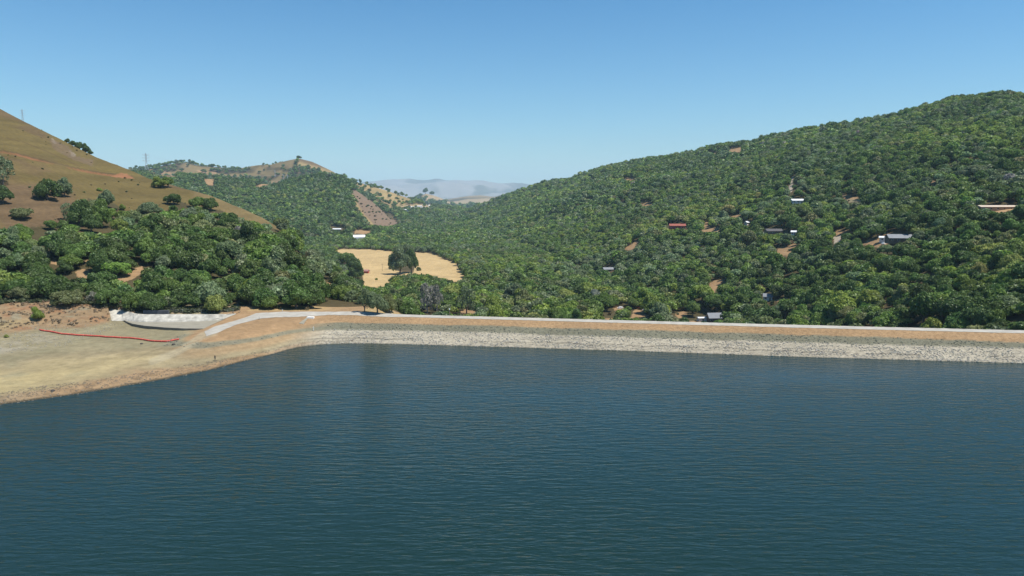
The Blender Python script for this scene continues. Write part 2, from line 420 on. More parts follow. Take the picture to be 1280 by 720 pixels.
PEAKG = [(370, 195), (378, 198), (395, 201), (416, 212), (432, 223), (412, 218), (402, 215), (396, 211), (388, 210), (378, 209), (370, 206), (374, 201)]
CLEAR = [  # bare openings: (name, polygon)
    [(318, 233), (330, 229), (352, 226), (353, 228), (338, 231), (322, 234)], [(255, 224), (268, 222), (266, 232), (258, 231)],
    [(246, 213), (272, 215), (270, 217), (248, 216)],
    [(186, 212), (200, 213), (214, 216), (222, 221), (205, 220), (190, 217)],
    [(364, 318), (372, 316), (383, 321), (382, 329), (379, 338), (376, 328), (366, 323)], [(392, 353), (400, 351), (424, 356), (421, 360), (394, 360)], [(432, 345), (440, 352), (438, 357), (430, 352)],
    [(62, 325), (70, 322), (71, 331), (64, 330)], [(94, 340), (103, 336), (112, 338), (112, 350), (98, 349)], [(146, 347), (160, 338), (178, 333), (181, 339), (166, 349), (150, 355)],
    [(38, 328), (44, 327), (43, 334), (39, 333)], [(106, 326), (111, 325), (111, 331), (107, 331)], [(470, 392), (480, 387), (498, 390), (500, 395), (470, 395)],
    [(400, 391), (445, 388), (452, 390), (500, 396), (400, 396)],
    [(443, 288), (464, 288), (462, 293), (443, 292)],
    [(780, 223), (793, 221), (790, 226), (782, 227)], [(886, 190), (897, 190), (896, 193), (887, 193)], [(910, 186), (928, 184), (926, 190), (912, 191)],
    [(985, 240), (988, 225), (992, 218), (994, 222), (991, 230), (990, 240)],
    [(784, 308), (798, 300), (799, 306), (788, 313), (780, 312)], [(886, 355), (893, 351), (906, 348), (905, 352), (896, 360), (893, 366), (886, 364)],
    [(970, 318), (974, 309), (985, 308), (997, 303), (996, 307), (988, 314), (984, 320)], [(876, 290), (880, 281), (884, 276), (885, 283), (900, 285), (899, 290), (886, 292)],
    [(900, 270), (927, 269), (928, 272), (902, 272)], [(1039, 289), (1058, 288), (1060, 293), (1046, 296)], [(1042, 296), (1052, 294), (1050, 303), (1044, 308), (1042, 302)],
    [(1051, 243), (1058, 243), (1072, 247), (1078, 253), (1058, 253)], [(1163, 226), (1170, 224), (1168, 238), (1163, 237)],
    [(1225, 259), (1270, 256), (1268, 263), (1245, 267), (1228, 262)], [(1078, 306), (1086, 299), (1096, 300), (1104, 293), (1112, 291), (1126, 291), (1136, 296), (1118, 305), (1104, 307), (1100, 310)],
    [(1066, 310), (1076, 302), (1078, 305), (1072, 312)], [(788, 398), (792, 388), (800, 384), (806, 386), (804, 396)], [(766, 384), (778, 382), (779, 387), (768, 388)], [(755, 398), (765, 398), (775, 400), (760, 401)],
    [(800, 256), (812, 251), (815, 256), (806, 259)], [(862, 402), (884, 399), (886, 404), (866, 405)], [(800, 392), (812, 393), (808, 399), (800, 399)], [(843, 392), (858, 388), (859, 396), (848, 398)],
    [(1180, 285), (1188, 284), (1189, 286), (1181, 287)], [(558, 392), (566, 392), (566, 396), (558, 396)], [(962, 374), (986, 372), (986, 376), (964, 377)],
    [(576, 388), (590, 384), (596, 394), (574, 396)],
]
FAR_BARE = [[(524, 250), (527, 244), (533, 242), (550, 246), (560, 253), (585, 249), (612, 248), (612, 255), (585, 258), (562, 258), (548, 252)],
            [(508, 256), (540, 255), (538, 262), (486, 264), (488, 261)]]
ys = np.r_[np.arange(88, 345, 0.72), np.geomspace(345, 27000, 760)]
us = np.linspace(-1.12, 1.12, 1321)
GU, GY = np.meshgrid(us, ys)
GX = GU * GY
GZ = H(GX, GY)
micro = (GY > 345) & (GY < 2600)
GZ = GZ + np.where(micro, 0.5 * fbm(GX / 14, GY / 14, 77, 3), 0)
PX, PY = proj(GX, GY, GZ)
slope_ang = (GZ - CZ) / GY
horizon = np.maximum.accumulate(np.vstack([np.full((1, slope_ang.shape[1]), -9.0), slope_ang[:-1]]), axis=0)

def c3(a): return np.array(a, float)
COL = dict(grassL=c3((0.135, 0.108, 0.045)), grassG=c3((0.180, 0.150, 0.055)), brown=c3((0.128, 0.092, 0.056)), field=c3((0.47, 0.36, 0.20)), duff=c3((0.075, 0.066, 0.036)), cliff=c3((0.20, 0.150, 0.115)),
           goldG=c3((0.30, 0.235, 0.125)), dirt=c3((0.33, 0.225, 0.135)), red=c3((0.25, 0.125, 0.070)), conc=c3((0.42, 0.40, 0.37)), far=c3((0.30, 0.24, 0.16)), mount=c3((0.29, 0.27, 0.27)),
           orange=c3((0.34, 0.237, 0.145)), rock=c3((0.40, 0.38, 0.33)), dark=c3((0.175, 0.18, 0.145)), bed=c3((0.300, 0.262, 0.178)), bedy=c3((0.400, 0.345, 0.205)), bedg=c3((0.255, 0.245, 0.170)), shore=c3((0.290, 0.235, 0.165)))
def mixc(A, B, w): return A * (1 - w[..., None]) + B * w[..., None]
n1 = fbm(GX / 60, GY / 60, 91, 4); n2 = fbm(GX / 9, GY / 9, 92, 4); n3 = fbm(GX / 300, GY / 300, 93, 3)
jx = PX + 1.6 * n2; jy = PY + 1.0 * n2
COLS = np.empty(GX.shape + (3,)); COLS[:] = COL['duff']
COLS = mixc(COLS, COL['brown'] * 1.3, np.clip(n1 * 1.2, 0, 0.5))
gl = in_poly(jx, jy, GRASS_L) & (GY < 900) & (GX < -100)
gcol = mixc(np.broadcast_to(COL['grassL'], COLS.shape), COL['grassG'], sstep(-0.3, 0.5, n1) * sstep(205, 225, PY))
gcol = mixc(gcol, COL['brown'], sstep(0.05, 0.45, fbm(GX / 35, GY / 35, 95, 3)) * 0.7)
gcol = mixc(gcol, COL['brown'] * 1.08, sstep(225, 236, PY) * sstep(75, 50, np.abs(PX - 25 - (PY - 240) * 0.9)))
gcol = mixc(gcol, COL['goldG'] * 0.62, sstep(235, 250, PX) * 0.7)
COLS = np.where(gl[..., None], gcol, COLS)
COLS = np.where(gl[..., None], COLS * (1 + 0.22 * fbm(GX / 40, GZ / 3.0, 151, 4)[..., None]), COLS)
def near_line(pts, w, vis=None):
    d = np.full(PX.shape, 1e9)
    for (x1, y1), (x2, y2) in zip(pts[:-1], pts[1:]):
        t = np.clip(((PX - x1) * (x2 - x1) + (PY - y1) * (y2 - y1)) / ((x2 - x1) ** 2 + (y2 - y1) ** 2), 0, 1)
        d = np.minimum(d, np.hypot(PX - x1 - t * (x2 - x1), PY - y1 - t * (y2 - y1)))
    return sstep(w, w * 0.4, d + 0.5 * np.abs(n2))
TRACK = [(-20, 187), (0, 190), (20, 193), (45, 200), (75, 207), (90, 211), (110, 215), (128, 218), (165, 222)]
lh = (GY < 900) & (GX < -100)
COLS = mixc(COLS, COL['red'] * 0.85, near_line(TRACK, 1.7) * lh * sstep(-0.5, 0.2, n2))
COLS = mixc(COLS, COL['brown'] * 0.72, near_line([(x, y - 1.9) for x, y in TRACK], 1.2) * lh * 0.8)
COLS = mixc(COLS, COL['brown'] * 0.75, near_line([(0, 171), (30, 178), (60, 190), (100, 208)], 1.1) * lh * 0.5)
COLS = mixc(COLS, COL['red'] * 1.15, (in_poly(jx, jy, [(138, 221), (150, 216), (158, 217), (168, 223), (160, 223)]) & lh) * 0.8)
COLS = mixc(COLS, COL['conc'] * 0.75, ((in_poly(jx, jy, [(64, 172), (68, 175), (71, 180), (66, 179)]) | in_poly(jx, jy, [(87, 188), (93, 191), (95, 196), (89, 196)])) & lh) * 0.6)
COLS = mixc(COLS, COL['cliff'] * 0.8, (in_poly(jx, jy, [(62, 173), (85, 183), (96, 196), (118, 200), (114, 207), (92, 200), (66, 186)]) & lh) * 0.6)
fd = in_poly(PX + 1.6 * n2, PY + 0.9 * n2, FIELD) & (GY > 500) & (GY < 1500)
fcol = np.broadcast_to(COL['field'], COLS.shape) * (1 + 0.14 * n1[..., None] + 0.10 * n2[..., None] + 0.10 * fbm(GX / 30 + GY / 90, GY / 9, 150, 4)[..., None])
COLS = np.where(fd[..., None], fcol, COLS)
COLS = mixc(COLS, COL['field'] * 1.25, (near_line([(470, 358), (466, 345), (462, 330), (470, 320)], 0.9) * fd) * 0.5)
COLS = mixc(COLS, COL['cliff'], 1.0 * (in_poly(jx, jy, CLIFF) & (GY > 1300) & (GY < 2300)))
COLS = mixc(COLS, COL['goldG'], near_line([(441, 244), (446, 256), (455, 270), (465, 280)], 2.2) * ((GY > 1300) & (GY < 2300)))
COLS = mixc(COLS, COL['goldG'] * (1.15), 1.0 * (in_poly(jx, jy, GOLD_G) & (GY > 2000) & (GY < 3500)))
far_g = (GY > 2400) & (GY < 4000)
pk = in_poly(PX, PY, PEAKG) & far_g
COLS = np.where(pk[..., None], mixc(np.broadcast_to(COL['goldG'], COLS.shape), COL['brown'] * 1.05, sstep(2, -1, PY - 203 - (PX - 380) * 0.30) * 0.9), COLS)
COLS = mixc(COLS, COL['goldG'] * 0.8, sstep(0.1, 0.35, fbm(GX / 90, GY / 90, 96, 3)) * (GY > 2500) * (GY < 4200) * 0.8)
clear_m = np.zeros(PX.shape, bool)
for k, pl in enumerate(CLEAR):
    m_ = in_poly(PX + 0.8 * n2, PY + 0.5 * n2, pl) & (GY > 283)
    clear_m |= m_
COLS = mixc(COLS, COL['dirt'], 0.95 * clear_m)
COLS = mixc(COLS, COL['bedg'], 0.8 * (in_poly(PX, PY, [(1056, 249), (1080, 250), (1078, 254), (1056, 254)]) & clear_m))
COLS = mixc(COLS, COL['conc'], 0.8 * ((in_poly(PX, PY, CLEAR[25]) | in_poly(PX, PY, [(984, 221), (992, 218), (990, 241), (984, 241)])) & clear_m))
COLS = mixc(COLS, COL['dirt'] * 1.3, 0.9 * (in_poly(PX, PY, [(1225, 259), (1270, 256), (1268, 263), (1245, 267), (1228, 262)]) & clear_m))
fb = np.zeros(PX.shape, bool)
for pl in FAR_BARE: fb |= in_poly(jx, PY, pl) & (GY > 2400) & (GY < 12000)
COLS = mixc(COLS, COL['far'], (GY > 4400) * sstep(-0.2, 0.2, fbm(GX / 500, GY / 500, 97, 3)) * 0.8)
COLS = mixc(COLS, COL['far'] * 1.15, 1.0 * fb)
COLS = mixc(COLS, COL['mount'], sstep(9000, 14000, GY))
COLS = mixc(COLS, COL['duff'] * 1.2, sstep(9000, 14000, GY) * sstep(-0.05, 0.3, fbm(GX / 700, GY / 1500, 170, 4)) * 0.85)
# near zones: lake bed, shore, eroded bank, dam face
lx = GX < -50
nearz = GY < 345
zz = GZ + 0.35 * n2
band = 0.5 + 0.5 * np.sin(GZ * 9.0 + 2.5 * fbm(GX / 14, GY / 14, 98, 3))
bed = mixc(np.broadcast_to(COL['bed'], COLS.shape), COL['bedy'], sstep(-95, -140, GX) * sstep(2.3, 1.2, zz) * 0.95)
bed = mixc(bed, COL['bedg'], sstep(0.0, 0.5, n2 + 0.3 * n1) * sstep(0.8, 1.8, zz) * 0.8)
bed = mixc(bed, COL['bed'] * 0.70, band * 0.42)
bed = mixc(bed, COL['bedg'] * 0.9, sstep(1.9, 2.6, zz) * sstep(-100, -125, GX) * 0.6)
bed = mixc(bed, COL['rock'] * 0.85, sstep(-150, -170, GX) * sstep(0.7, 0.2, np.abs(GZ - 3.1)) * sstep(-0.2, 0.3, n2) * 0.8)
bed = bed * (1 + 0.16 * fbm(GX / 16, GZ * 1.6 + GX / 60, 180, 4)[..., None])
bed = mixc(bed, COL['dirt'] * 1.0, sstep(-120, -100, GX) * sstep(1.2, 2.2, zz) * 0.55)
bed = mixc(bed, COL['shore'], sstep(0.85, 0.45, zz))
bed = mixc(bed, COL['orange'] * 0.95, sstep(0.9, 0.5, zz) * sstep(-135, -120, GX) * 0.7)
bed = bed * (1 - 0.25 * (sstep(0.9, 0.5, zz) * sstep(-0.1, 0.3, fbm(GX / 3, GY / 2, 181, 3)))[..., None])
bed = mixc(bed, c3((0.07, 0.062, 0.045)), sstep(0.22, 0.04, GZ + 0.1 * n2))
bank = sstep(3.7, 4.6, zz) * sstep(-128, -146, GX)
bc = mixc(np.broadcast_to(c3((0.27, 0.20, 0.13)), COLS.shape), COL['red'] * 1.05, sstep(0.1, 0.5, fbm(GX / 6, GY / 5, 99, 4)) * 0.5)
bc = mixc(bc, COL['bedy'] * 0.85, sstep(-178, -195, GX) * sstep(6.8, 5.8, GZ))
bc = mixc(bc, COL['dark'] * 1.35, sstep(0.1, 0.4, fbm(GX / 5, GY / 4, 101, 4)) * sstep(5.5, 6.5, GZ) * 0.6)
nearc = mixc(bed, bc, bank)
# ramp and embankment colours left of the dam
emb = sstep(-118, -108, GX) * sstep(2.6, 3.2, zz)
strip_lo = np.interp(GX, [-125, -112, -98, -80, -60], [2.2, 2.5, 3.0, 3.2, 3.3])
nearc = mixc(nearc, COL['orange'] * 0.98, sstep(-0.1, 0.2, zz - strip_lo - 0.9) * sstep(-122, -112, GX))
nearc = mixc(nearc, COL['dark'] * 1.1, sstep(0.55, 0.25, np.abs(GZ + 0.15 * n2 - strip_lo - 0.45)) * sstep(-122, -116, GX) * 0.85)
nearc = mixc(nearc, COL['field'] * 0.9, ((GY > 283) & (GX > -108) & (GX < -30)) * 0.75)
nearc = mixc(nearc, c3((0.40, 0.37, 0.28)), near_line([(268, 415), (252, 420), (238, 430), (222, 440), (190, 452)], 6.0) * (GX < -90) * 0.6)
nearc = mixc(nearc, COL['dirt'] * 0.8, near_line([(215, 436), (230, 432), (250, 425)], 1.2) * (GX < -90) * 0.5)
nearc = mixc(nearc, COL['bed'] * 0.7, near_line([(160, 452), (185, 441), (215, 430)], 1.0) * (GX < -90) * 0.5)
dam_c = np.broadcast_to(COL['orange'], COLS.shape) * (1 + 0.12 * fbm(GX / 12, GY / 3, 102, 3)[..., None])
t1 = 4.95 + 0.25 * n2 - 0.45 * sstep(120, 175, GX); t0 = 3.2 + 0.3 * n2
dam_c = mixc(dam_c, COL['dark'], sstep(t1 + 0.15, t1 - 0.15, GZ))
dam_c = mixc(dam_c, COL['rock'], sstep(t0 + 0.2, t0 - 0.2, GZ))
def strata(x, y, z):
    wv = 0.5 * fbm(x / 9, y / 9, 103, 4); m = 1.0
    for zc_, am_ in ((1.25, 0.50), (0.65, 0.30), (2.0, 0.22), (2.6, 0.18)):
        m = m * (1 - sstep(0.20, 0.05, np.abs(z - zc_ - wv)) * am_ * sstep(-0.35, 0.05, fbm(x / 20, y / 20, 104 + int(zc_ * 9), 2)))
    return m
dam_c = np.where((GZ < 3.2)[..., None], dam_c * strata(GX, GY, GZ)[..., None], dam_c)
dam_c = mixc(dam_c, COL['rock'] * 0.5, sstep(0.25, 0.02, GZ))
wd = sstep(-84, -66, GX + 4 * n2)
nearc = mixc(nearc, dam_c, wd)
back = GY > crest_y(GX) + ROAD_W + 1
nearc = np.where((back & (GX > -60))[..., None], mixc(np.broadcast_to(COL['duff'] * 1.2, COLS.shape), COL['field'] * 0.8, sstep(20, 0, GX + 50)), nearc)
nearw = sstep(338, 315, GY) * ((GX < -50) | (GY < crest_y(GX) + 25))
treefloor = (GX < -50) & (GY > 293)
nearw = np.where(treefloor & ~((GX > -108) & (GY < 300)), 0.0, nearw)
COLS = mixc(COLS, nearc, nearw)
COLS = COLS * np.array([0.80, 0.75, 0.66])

nr, nc = GX.shape
idx = np.arange(nr * nc).reshape(nr, nc)
quads = np.stack([idx[:-1, :-1], idx[:-1, 1:], idx[1:, 1:], idx[1:, :-1]], -1)
fx = (GX[:-1, :-1] + GX[1:, 1:]) / 2; fy = (GY[:-1, :-1] + GY[1:, 1:]) / 2
isdam = (fx > -72) & (fy > water_y(fx) - 22) & (fy < crest_y(fx) + ROAD_W + 40) & (fx < 235) & (fy < 345)
allv = np.stack([GX, GY, GZ], -1).reshape(-1, 3); allc = COLS.reshape(-1, 3)

def ground_mat(name, rough_amp=0.35, fine=0.9):
    m = mat(name, attr='cover', var=0.10, scale=0.05, rough=0.95, spec=0.08)
    n, l = m.node_tree.nodes, m.node_tree.links
    tc = n.new('ShaderNodeTexCoord'); no = n.new('ShaderNodeTexNoise'); no.inputs['Scale'].default_value = fine; no.inputs['Detail'].default_value = 6; no.inputs['Roughness'].default_value = 0.7
    l.new(tc.outputs['Object'], no.inputs['Vector'])
    mr = n.new('ShaderNodeMapRange'); mr.inputs['From Min'].default_value = 0.3; mr.inputs['From Max'].default_value = 0.7
    mr.inputs['To Min'].default_value = 1 - rough_amp; mr.inputs['To Max'].default_value = 1 + rough_amp
    l.new(no.outputs['Fac'], mr.inputs['Value'])
    mul = n[m['_mul']]; m2 = n.new('ShaderNodeVectorMath'); m2.operation = 'SCALE'
    b = n['Principled BSDF']
    l.new(mul.outputs[0], m2.inputs[0]); l.new(mr.outputs[0], m2.inputs['Scale']); l.new(m2.outputs[0], b.inputs['Base Color'])
    bp = n.new('ShaderNodeBump'); bp.inputs['Strength'].default_value = 0.5; bp.inputs['Distance'].default_value = 0.6
    l.new(no.outputs['Fac'], bp.inputs['Height']); l.new(bp.outputs[0], b.inputs['Normal'])
    return m
GM = ground_mat('ground_cover', 0.22, 0.35)
DM = ground_mat('dam_face_material', 0.28, 0.9)
def submesh(name, fmask, material):
    fs = quads[fmask].reshape(-1, 4)
    used = np.unique(fs); remap = np.zeros(len(allv), np.int32); remap[used] = np.arange(len(used))
    return np_mesh(name, allv[used], remap[fs], material, smooth=True, attrs={'cover': allc[used]})
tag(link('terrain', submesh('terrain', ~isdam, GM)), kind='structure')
dam = tag(link('dam', submesh('dam', isdam, DM)), 'long straight earth dam with orange upper face and pale riprap above the water', 'dam')

# ================================================================ WATER
def water_material():
    m = bpy.data.materials.new('lake_water'); m.use_nodes = True
    n, l = m.node_tree.nodes, m.node_tree.links
    b = n['Principled BSDF']
    b.inputs['Base Color'].default_value = (0.008, 0.023, 0.018, 1)
    b.inputs['Roughness'].default_value = 0.10; b.inputs['IOR'].default_value = 1.33
    geo = n.new('ShaderNodeNewGeometry')
    def wave(scale, sx, sy, rot, detail, dist):
        mp = n.new('ShaderNodeMapping'); mp.inputs['Scale'].default_value = (sx, sy, 1); mp.inputs['Rotation'].default_value = (0, 0, rot)
        l.new(geo.outputs['Position'], mp.inputs['Vector'])
        t = n.new('ShaderNodeTexNoise'); t.inputs['Scale'].default_value = scale; t.inputs['Detail'].default_value = detail; t.inputs['Distortion'].default_value = dist
        l.new(mp.outputs[0], t.inputs['Vector']); return t.outputs['Fac']
    w1 = wave(0.85, 0.22, 1.0, 0.06, 2.0, 0.3)
    w2 = wave(2.2, 0.3, 1.0, -0.12, 2.0, 0.2)
    w3 = wave(0.02, 0.5, 1.0, 0.2, 3.0, 0.5)
    add = n.new('ShaderNodeMath'); add.operation = 'MULTIPLY_ADD'; add.inputs[1].default_value = 0.35
    l.new(w2, add.inputs[0]); l.new(w1, add.inputs[2])
    gust = n.new('ShaderNodeMapRange'); gust.inputs['From Min'].default_value = 0.35; gust.inputs['From Max'].default_value = 0.65
    gust.inputs['To Min'].default_value = 0.55; gust.inputs['To Max'].default_value = 1.25
    l.new(w3, gust.inputs['Value'])
    bp = n.new('ShaderNodeBump'); bp.inputs['Distance'].default_value = 0.25
    l.new(gust.outputs[0], bp.inputs['Strength']); l.new(add.outputs[0], bp.inputs['Height']); l.new(bp.outputs[0], b.inputs['Normal'])
    return m
pts = [(-2500, -2500), (2500, -2500), (2500, 150), (320, 205)]
xs_ = np.linspace(235, -55, 30)
for xx in xs_: pts.append((float(xx), float(water_y(xx) + 5.5)))
wp = [(float(a), float(b)) for a, b in zip(*at_z(np.array([p[0] for p in SHORE[:-1]]), np.array([p[1] for p in SHORE[:-1]]), 0.0))][::-1]
for (a, b) in wp: pts.append((a - 3, b + 7))
pts += [(-400, 200), (-2500, 200)]
wm = MB(); wm.v = [(a, b, 0.0) for a, b in pts]; wm.f = [list(range(len(pts)))]
wat = wm.build('lake_water', water_material()); tag(wat, kind='structure')

# ================================================================ ROAD on the crest and down the ramp
def drape(near, far, name, material, lift=0.07, nac=7, kind=None, n=520):
    N = np.array(near); Fp = np.array(far)
    def resamp(P):
        d = np.r_[0, np.cumsum(np.hypot(*np.diff(P, axis=0).T))]; t = np.linspace(0, 1, n) * d[-1]
        return np.c_[np.interp(t, d, P[:, 0]), np.interp(t, d, P[:, 1])]
    N, Fp = resamp(N), resamp(Fp)
    jn = np.arange(n) * 0.6; N = N + np.c_[jn * 0, 0.35 * fbm(jn, jn * 0 + 1, 301, 3)]; Fp = Fp + np.c_[jn * 0, 0.35 * fbm(jn, jn * 0 + 5, 302, 3)]
    w = np.linspace(0, 1, nac)[None, :, None]
    G = N[:, None] * (1 - w) + Fp[:, None] * w
    z = H(G[..., 0], G[..., 1]) + lift
    V = np.concatenate([G, z[..., None]], -1)
    ii = np.arange(n * nac).reshape(n, nac)
    q = np.stack([ii[:-1, :-1], ii[:-1, 1:], ii[1:, 1:], ii[1:, :-1]], -1).reshape(-1, 4)
    return link(name, np_mesh(name, V.reshape(-1, 3), q, material, smooth=True))
nx = np.linspace(232, -72, 60)
near = [(float(a), float(crest_y(a) + 0.35)) for a in nx]
far = [(float(a), float(crest_y(a) + ROAD_W - 0.5)) for a in nx]
for (px, py, z) in [(391, 395, 6.6), (355, 396.7, 6.6), (324, 399, 6.3), (300, 404.4, 5.7), (273, 415.5, 4.9), (258, 420.5, 4.4)]:
    near.append(tuple(float(v) for v in at_z(px, py, z)))
for (px, py, z) in [(391, 390.3, 6.6), (355, 390, 6.6), (320, 391.6, 6.4), (304, 397.8, 5.8), (267, 409, 4.9), (255, 414.5, 4.4)]:
    far.append(tuple(float(v) for v in at_z(px, py, z)))
road_m = mat('pale_road_gravel', (0.34, 0.318, 0.275), var=0.22, scale=0.3, rough=0.95)
tag(drape(near, far, 'dam_road', road_m), kind='structure')

# ================================================================ TREES
def unit(v): return v / (np.linalg.norm(v, axis=-1, keepdims=True) + 1e-9)
def crown(seed, nl, ntri, tri, flat=0.75, spread=0.62, lobe=(0.32, 0.5), jitter=0.65, core=True, sparse=1.0, tall=0.0):
    """leaf-clump triangles of one crown: radius about 1, bottom near z=0"""
    r = np.random.default_rng(seed)
    a = r.uniform(0, 2 * np.pi, nl); rad = np.sqrt(r.uniform(0, 1, nl)) * spread
    zc = r.uniform(0.32, 0.95 + tall, nl) * (1 - 0.45 * (rad / spread) ** 2)
    c = np.stack([np.cos(a) * rad, np.sin(a) * rad, zc], 1)
    rr = r.uniform(lobe[0], lobe[1], nl)
    c[0] = (0, 0, 0.62); rr[0] = lobe[1] * 1.15
    out = []
    need = int(ntri * sparse)
    while need > 0:
        k = need * 2 + 30
        i = r.choice(nl, k, p=rr ** 2 / (rr ** 2).sum())
        d = unit(r.normal(size=(k, 3))); d[:, 2] = np.where((d[:, 2] < -0.35), -d[:, 2], d[:, 2])
        lump = 1 + 0.16 * np.sin(d[:, 0] * 7 + i * 3) * np.sin(d[:, 1] * 8 + i) + r.normal(0, 0.06, k)
        p = c[i] + d * rr[i, None] * lump[:, None] * np.array([1, 1, flat + 0.15])
        D = np.linalg.norm((p[:, None] - c[None]) / np.array([1, 1, flat + 0.15]), axis=2) / rr[None]
        D[np.arange(k), i] = 9
        ok = D.min(1) > 0.86
        p, d2 = p[ok][:need], d[ok][:need]
        nrm = unit(d2 + r.normal(0, jitter, d2.shape))
        t1 = unit(np.cross(nrm, unit(r.normal(size=nrm.shape)))); t2 = np.cross(nrm, t1)
        s = tri * r.uniform(0.6, 1.35, (len(p), 1))
        out.append(np.stack([p + t1 * s, p - t1 * s * 0.55 + t2 * s * 0.85, p - t1 * s * 0.55 - t2 * s * 0.85], 1))
        need -= len(p)
    T = np.concatenate(out)
    if core:
        oc = np.array([(1, 0, 0), (0, 1, 0), (-1, 0, 0), (0, -1, 0), (0, 0, 1), (0, 0, -1)], float)
        of = [(0, 1, 4), (1, 2, 4), (2, 3, 4), (3, 0, 4), (1, 0, 5), (2, 1, 5), (3, 2, 5), (0, 3, 5)]
        cs = []
        for j in range(nl):
            P = c[j] + oc * rr[j] * 0.92 * np.array([1, 1, flat + 0.15])
            for f in of: cs.append([P[f[0]], P[f[1]], P[f[2]]])
        T = np.concatenate([T, np.array(cs)])
    T[..., 2] = np.maximum(T[..., 2], 0.02)
    return T
NV = 6
NEAR = [crown(100 + i, 15, 3400, 0.055, flat=0.72, spread=0.66, lobe=(0.24, 0.42), tall=0.1 * (i % 3)) for i in range(NV)]
NEAR_SP = [crown(140 + i, 13, 1500, 0.06, flat=0.8, spread=0.62, lobe=(0.26, 0.4), core=False, tall=0.35) for i in range(3)]
MIDT = [crown(200 + i, 9, 480, 0.12, flat=0.75, spread=0.6, lobe=(0.28, 0.46)) for i in range(NV)]
FART = [crown(300 + i, 7, 250, 0.15, flat=0.8, spread=0.5, lobe=(0.36, 0.55)) for i in range(NV)]
FARV = [crown(400 + i, 4, 64, 0.25, flat=0.8, spread=0.5, lobe=(0.40, 0.58)) for i in range(NV)]

# --- where trees stand
def treeline_y(x):          # nearest edge of the woods along the shore (world y)
    a = np.array([at_z(px, py, z) for px, py, z in [(-200, 378, 11), (0, 379, 10), (60, 378, 9.4), (110, 381.5, 9), (140, 386, 7.5), (172, 389.5, 6.6), (215, 390.5, 6.4), (300, 390, 6.4), (322, 388.6, 6.5), (400, 387.5, 6.6), (440, 387, 6.6)]])
    return np.interp(x, a[:, 0], a[:, 1]) + 3.0
cand = []
def scatter(y0, y1, sp):
    Y = np.arange(y0, y1, sp * 0.92)
    for y in Y:
        xs = np.arange(-1.0 * y, 1.0 * y, sp)
        cand.append(np.c_[xs + RNG.uniform(-0.42, 0.42, len(xs)) * sp, np.full(len(xs), y) + RNG.uniform(-0.42, 0.42, len(xs)) * sp, np.full(len(xs), sp)])
scatter(272, 600, 7.5); scatter(600, 1250, 7.4); scatter(1250, 2200, 9.6); scatter(2200, 3600, 15.0); scatter(3600, 5600, 30.0)
P = np.concatenate(cand); X, Y, SPC = P.T
keep = (np.abs(X / Y) < 0.96)
X, Y, SPC = X[keep], Y[keep], SPC[keep]
Z = H(X, Y)
px, py = proj(X, Y, Z)
j1 = fbm(X / 11, Y / 11, 71, 3)
dens = np.ones(len(X))
lh_ = (Y < 900) & (X < -100)
gj = in_poly(px + 3 * j1, py + 2.2 * j1, GRASS_L) & lh_
dens[gj] = 0.0
dens[in_poly(px + 2.5 * j1, py + 1.5 * j1, FIELD) & (Y > 500) & (Y < 1500)] = 0
ft = in_poly(px, py, FIELDTREE) & (Y > 500) & (Y < 1500); dens[ft] = 0.0
dens[in_poly(px, py, CLIFF) & (Y > 1300) & (Y < 2300)] = 0.015
dens[in_poly(px, py, GOLD_G) & (Y > 2000) & (Y < 3500)] = 0.17
dens[in_poly(px, py, PEAKG) & (Y > 2400)] = 0.0
dens[(Y > 2400) & (Y < 4000) & (px < 440)] *= (fbm(X / 90, Y / 90, 96, 3) < 0.06)[(Y > 2400) & (Y < 4000) & (px < 440)] * 0.8 + 0.05
for pl in FAR_BARE: dens[in_poly(px, py, pl) & (Y > 2400)] = 0.10
dens[(Y > 4400)] *= 0.55 * (fbm(X / 500, Y / 500, 97, 3) < 0.05)[Y > 4400] + 0.1
dam_top = Y < crest_y(X) + 48
dens[(X > -62) & dam_top & (X < 240)] = 0
dens[(X >= 200) & (Y < 262)] = 0
left_near = (X <= -62)
dens[left_near & (Y < treeline_y(X))] = 0
dens[(Y < 345) & (Z < 1.0) & (X > -62) & (X < 60)] *= 0.9
# golden strip of the abutment
dens[(px > 395) & (px < 505) & (Y < 310)] = 0.0
# radius & height
big = fbm(X / 45, Y / 45, 72, 3)
R = SPC * (0.64 + 0.16 * big + RNG.uniform(-0.24, 0.20, len(X)) + (RNG.uniform(0, 1, len(X)) < 0.07) * 0.35)
R = np.where(Y > 900, SPC * (0.74 + 0.12 * big + RNG.uniform(-0.20, 0.16, len(X))), R + 0.5)
R = np.where(Y < 1250, np.clip(R, 2.6, 9.0), R * np.where(Y > 2200, 0.75, 1.0))
CH = R * np.where(Y > 700, RNG.uniform(0.85, 1.35, len(X)), RNG.uniform(0.95, 1.6, len(X))); TH = R * RNG.uniform(0.25, 0.5, len(X))      # crown height, clear trunk
TH = np.where(Y < 330, R * 0.12, TH)
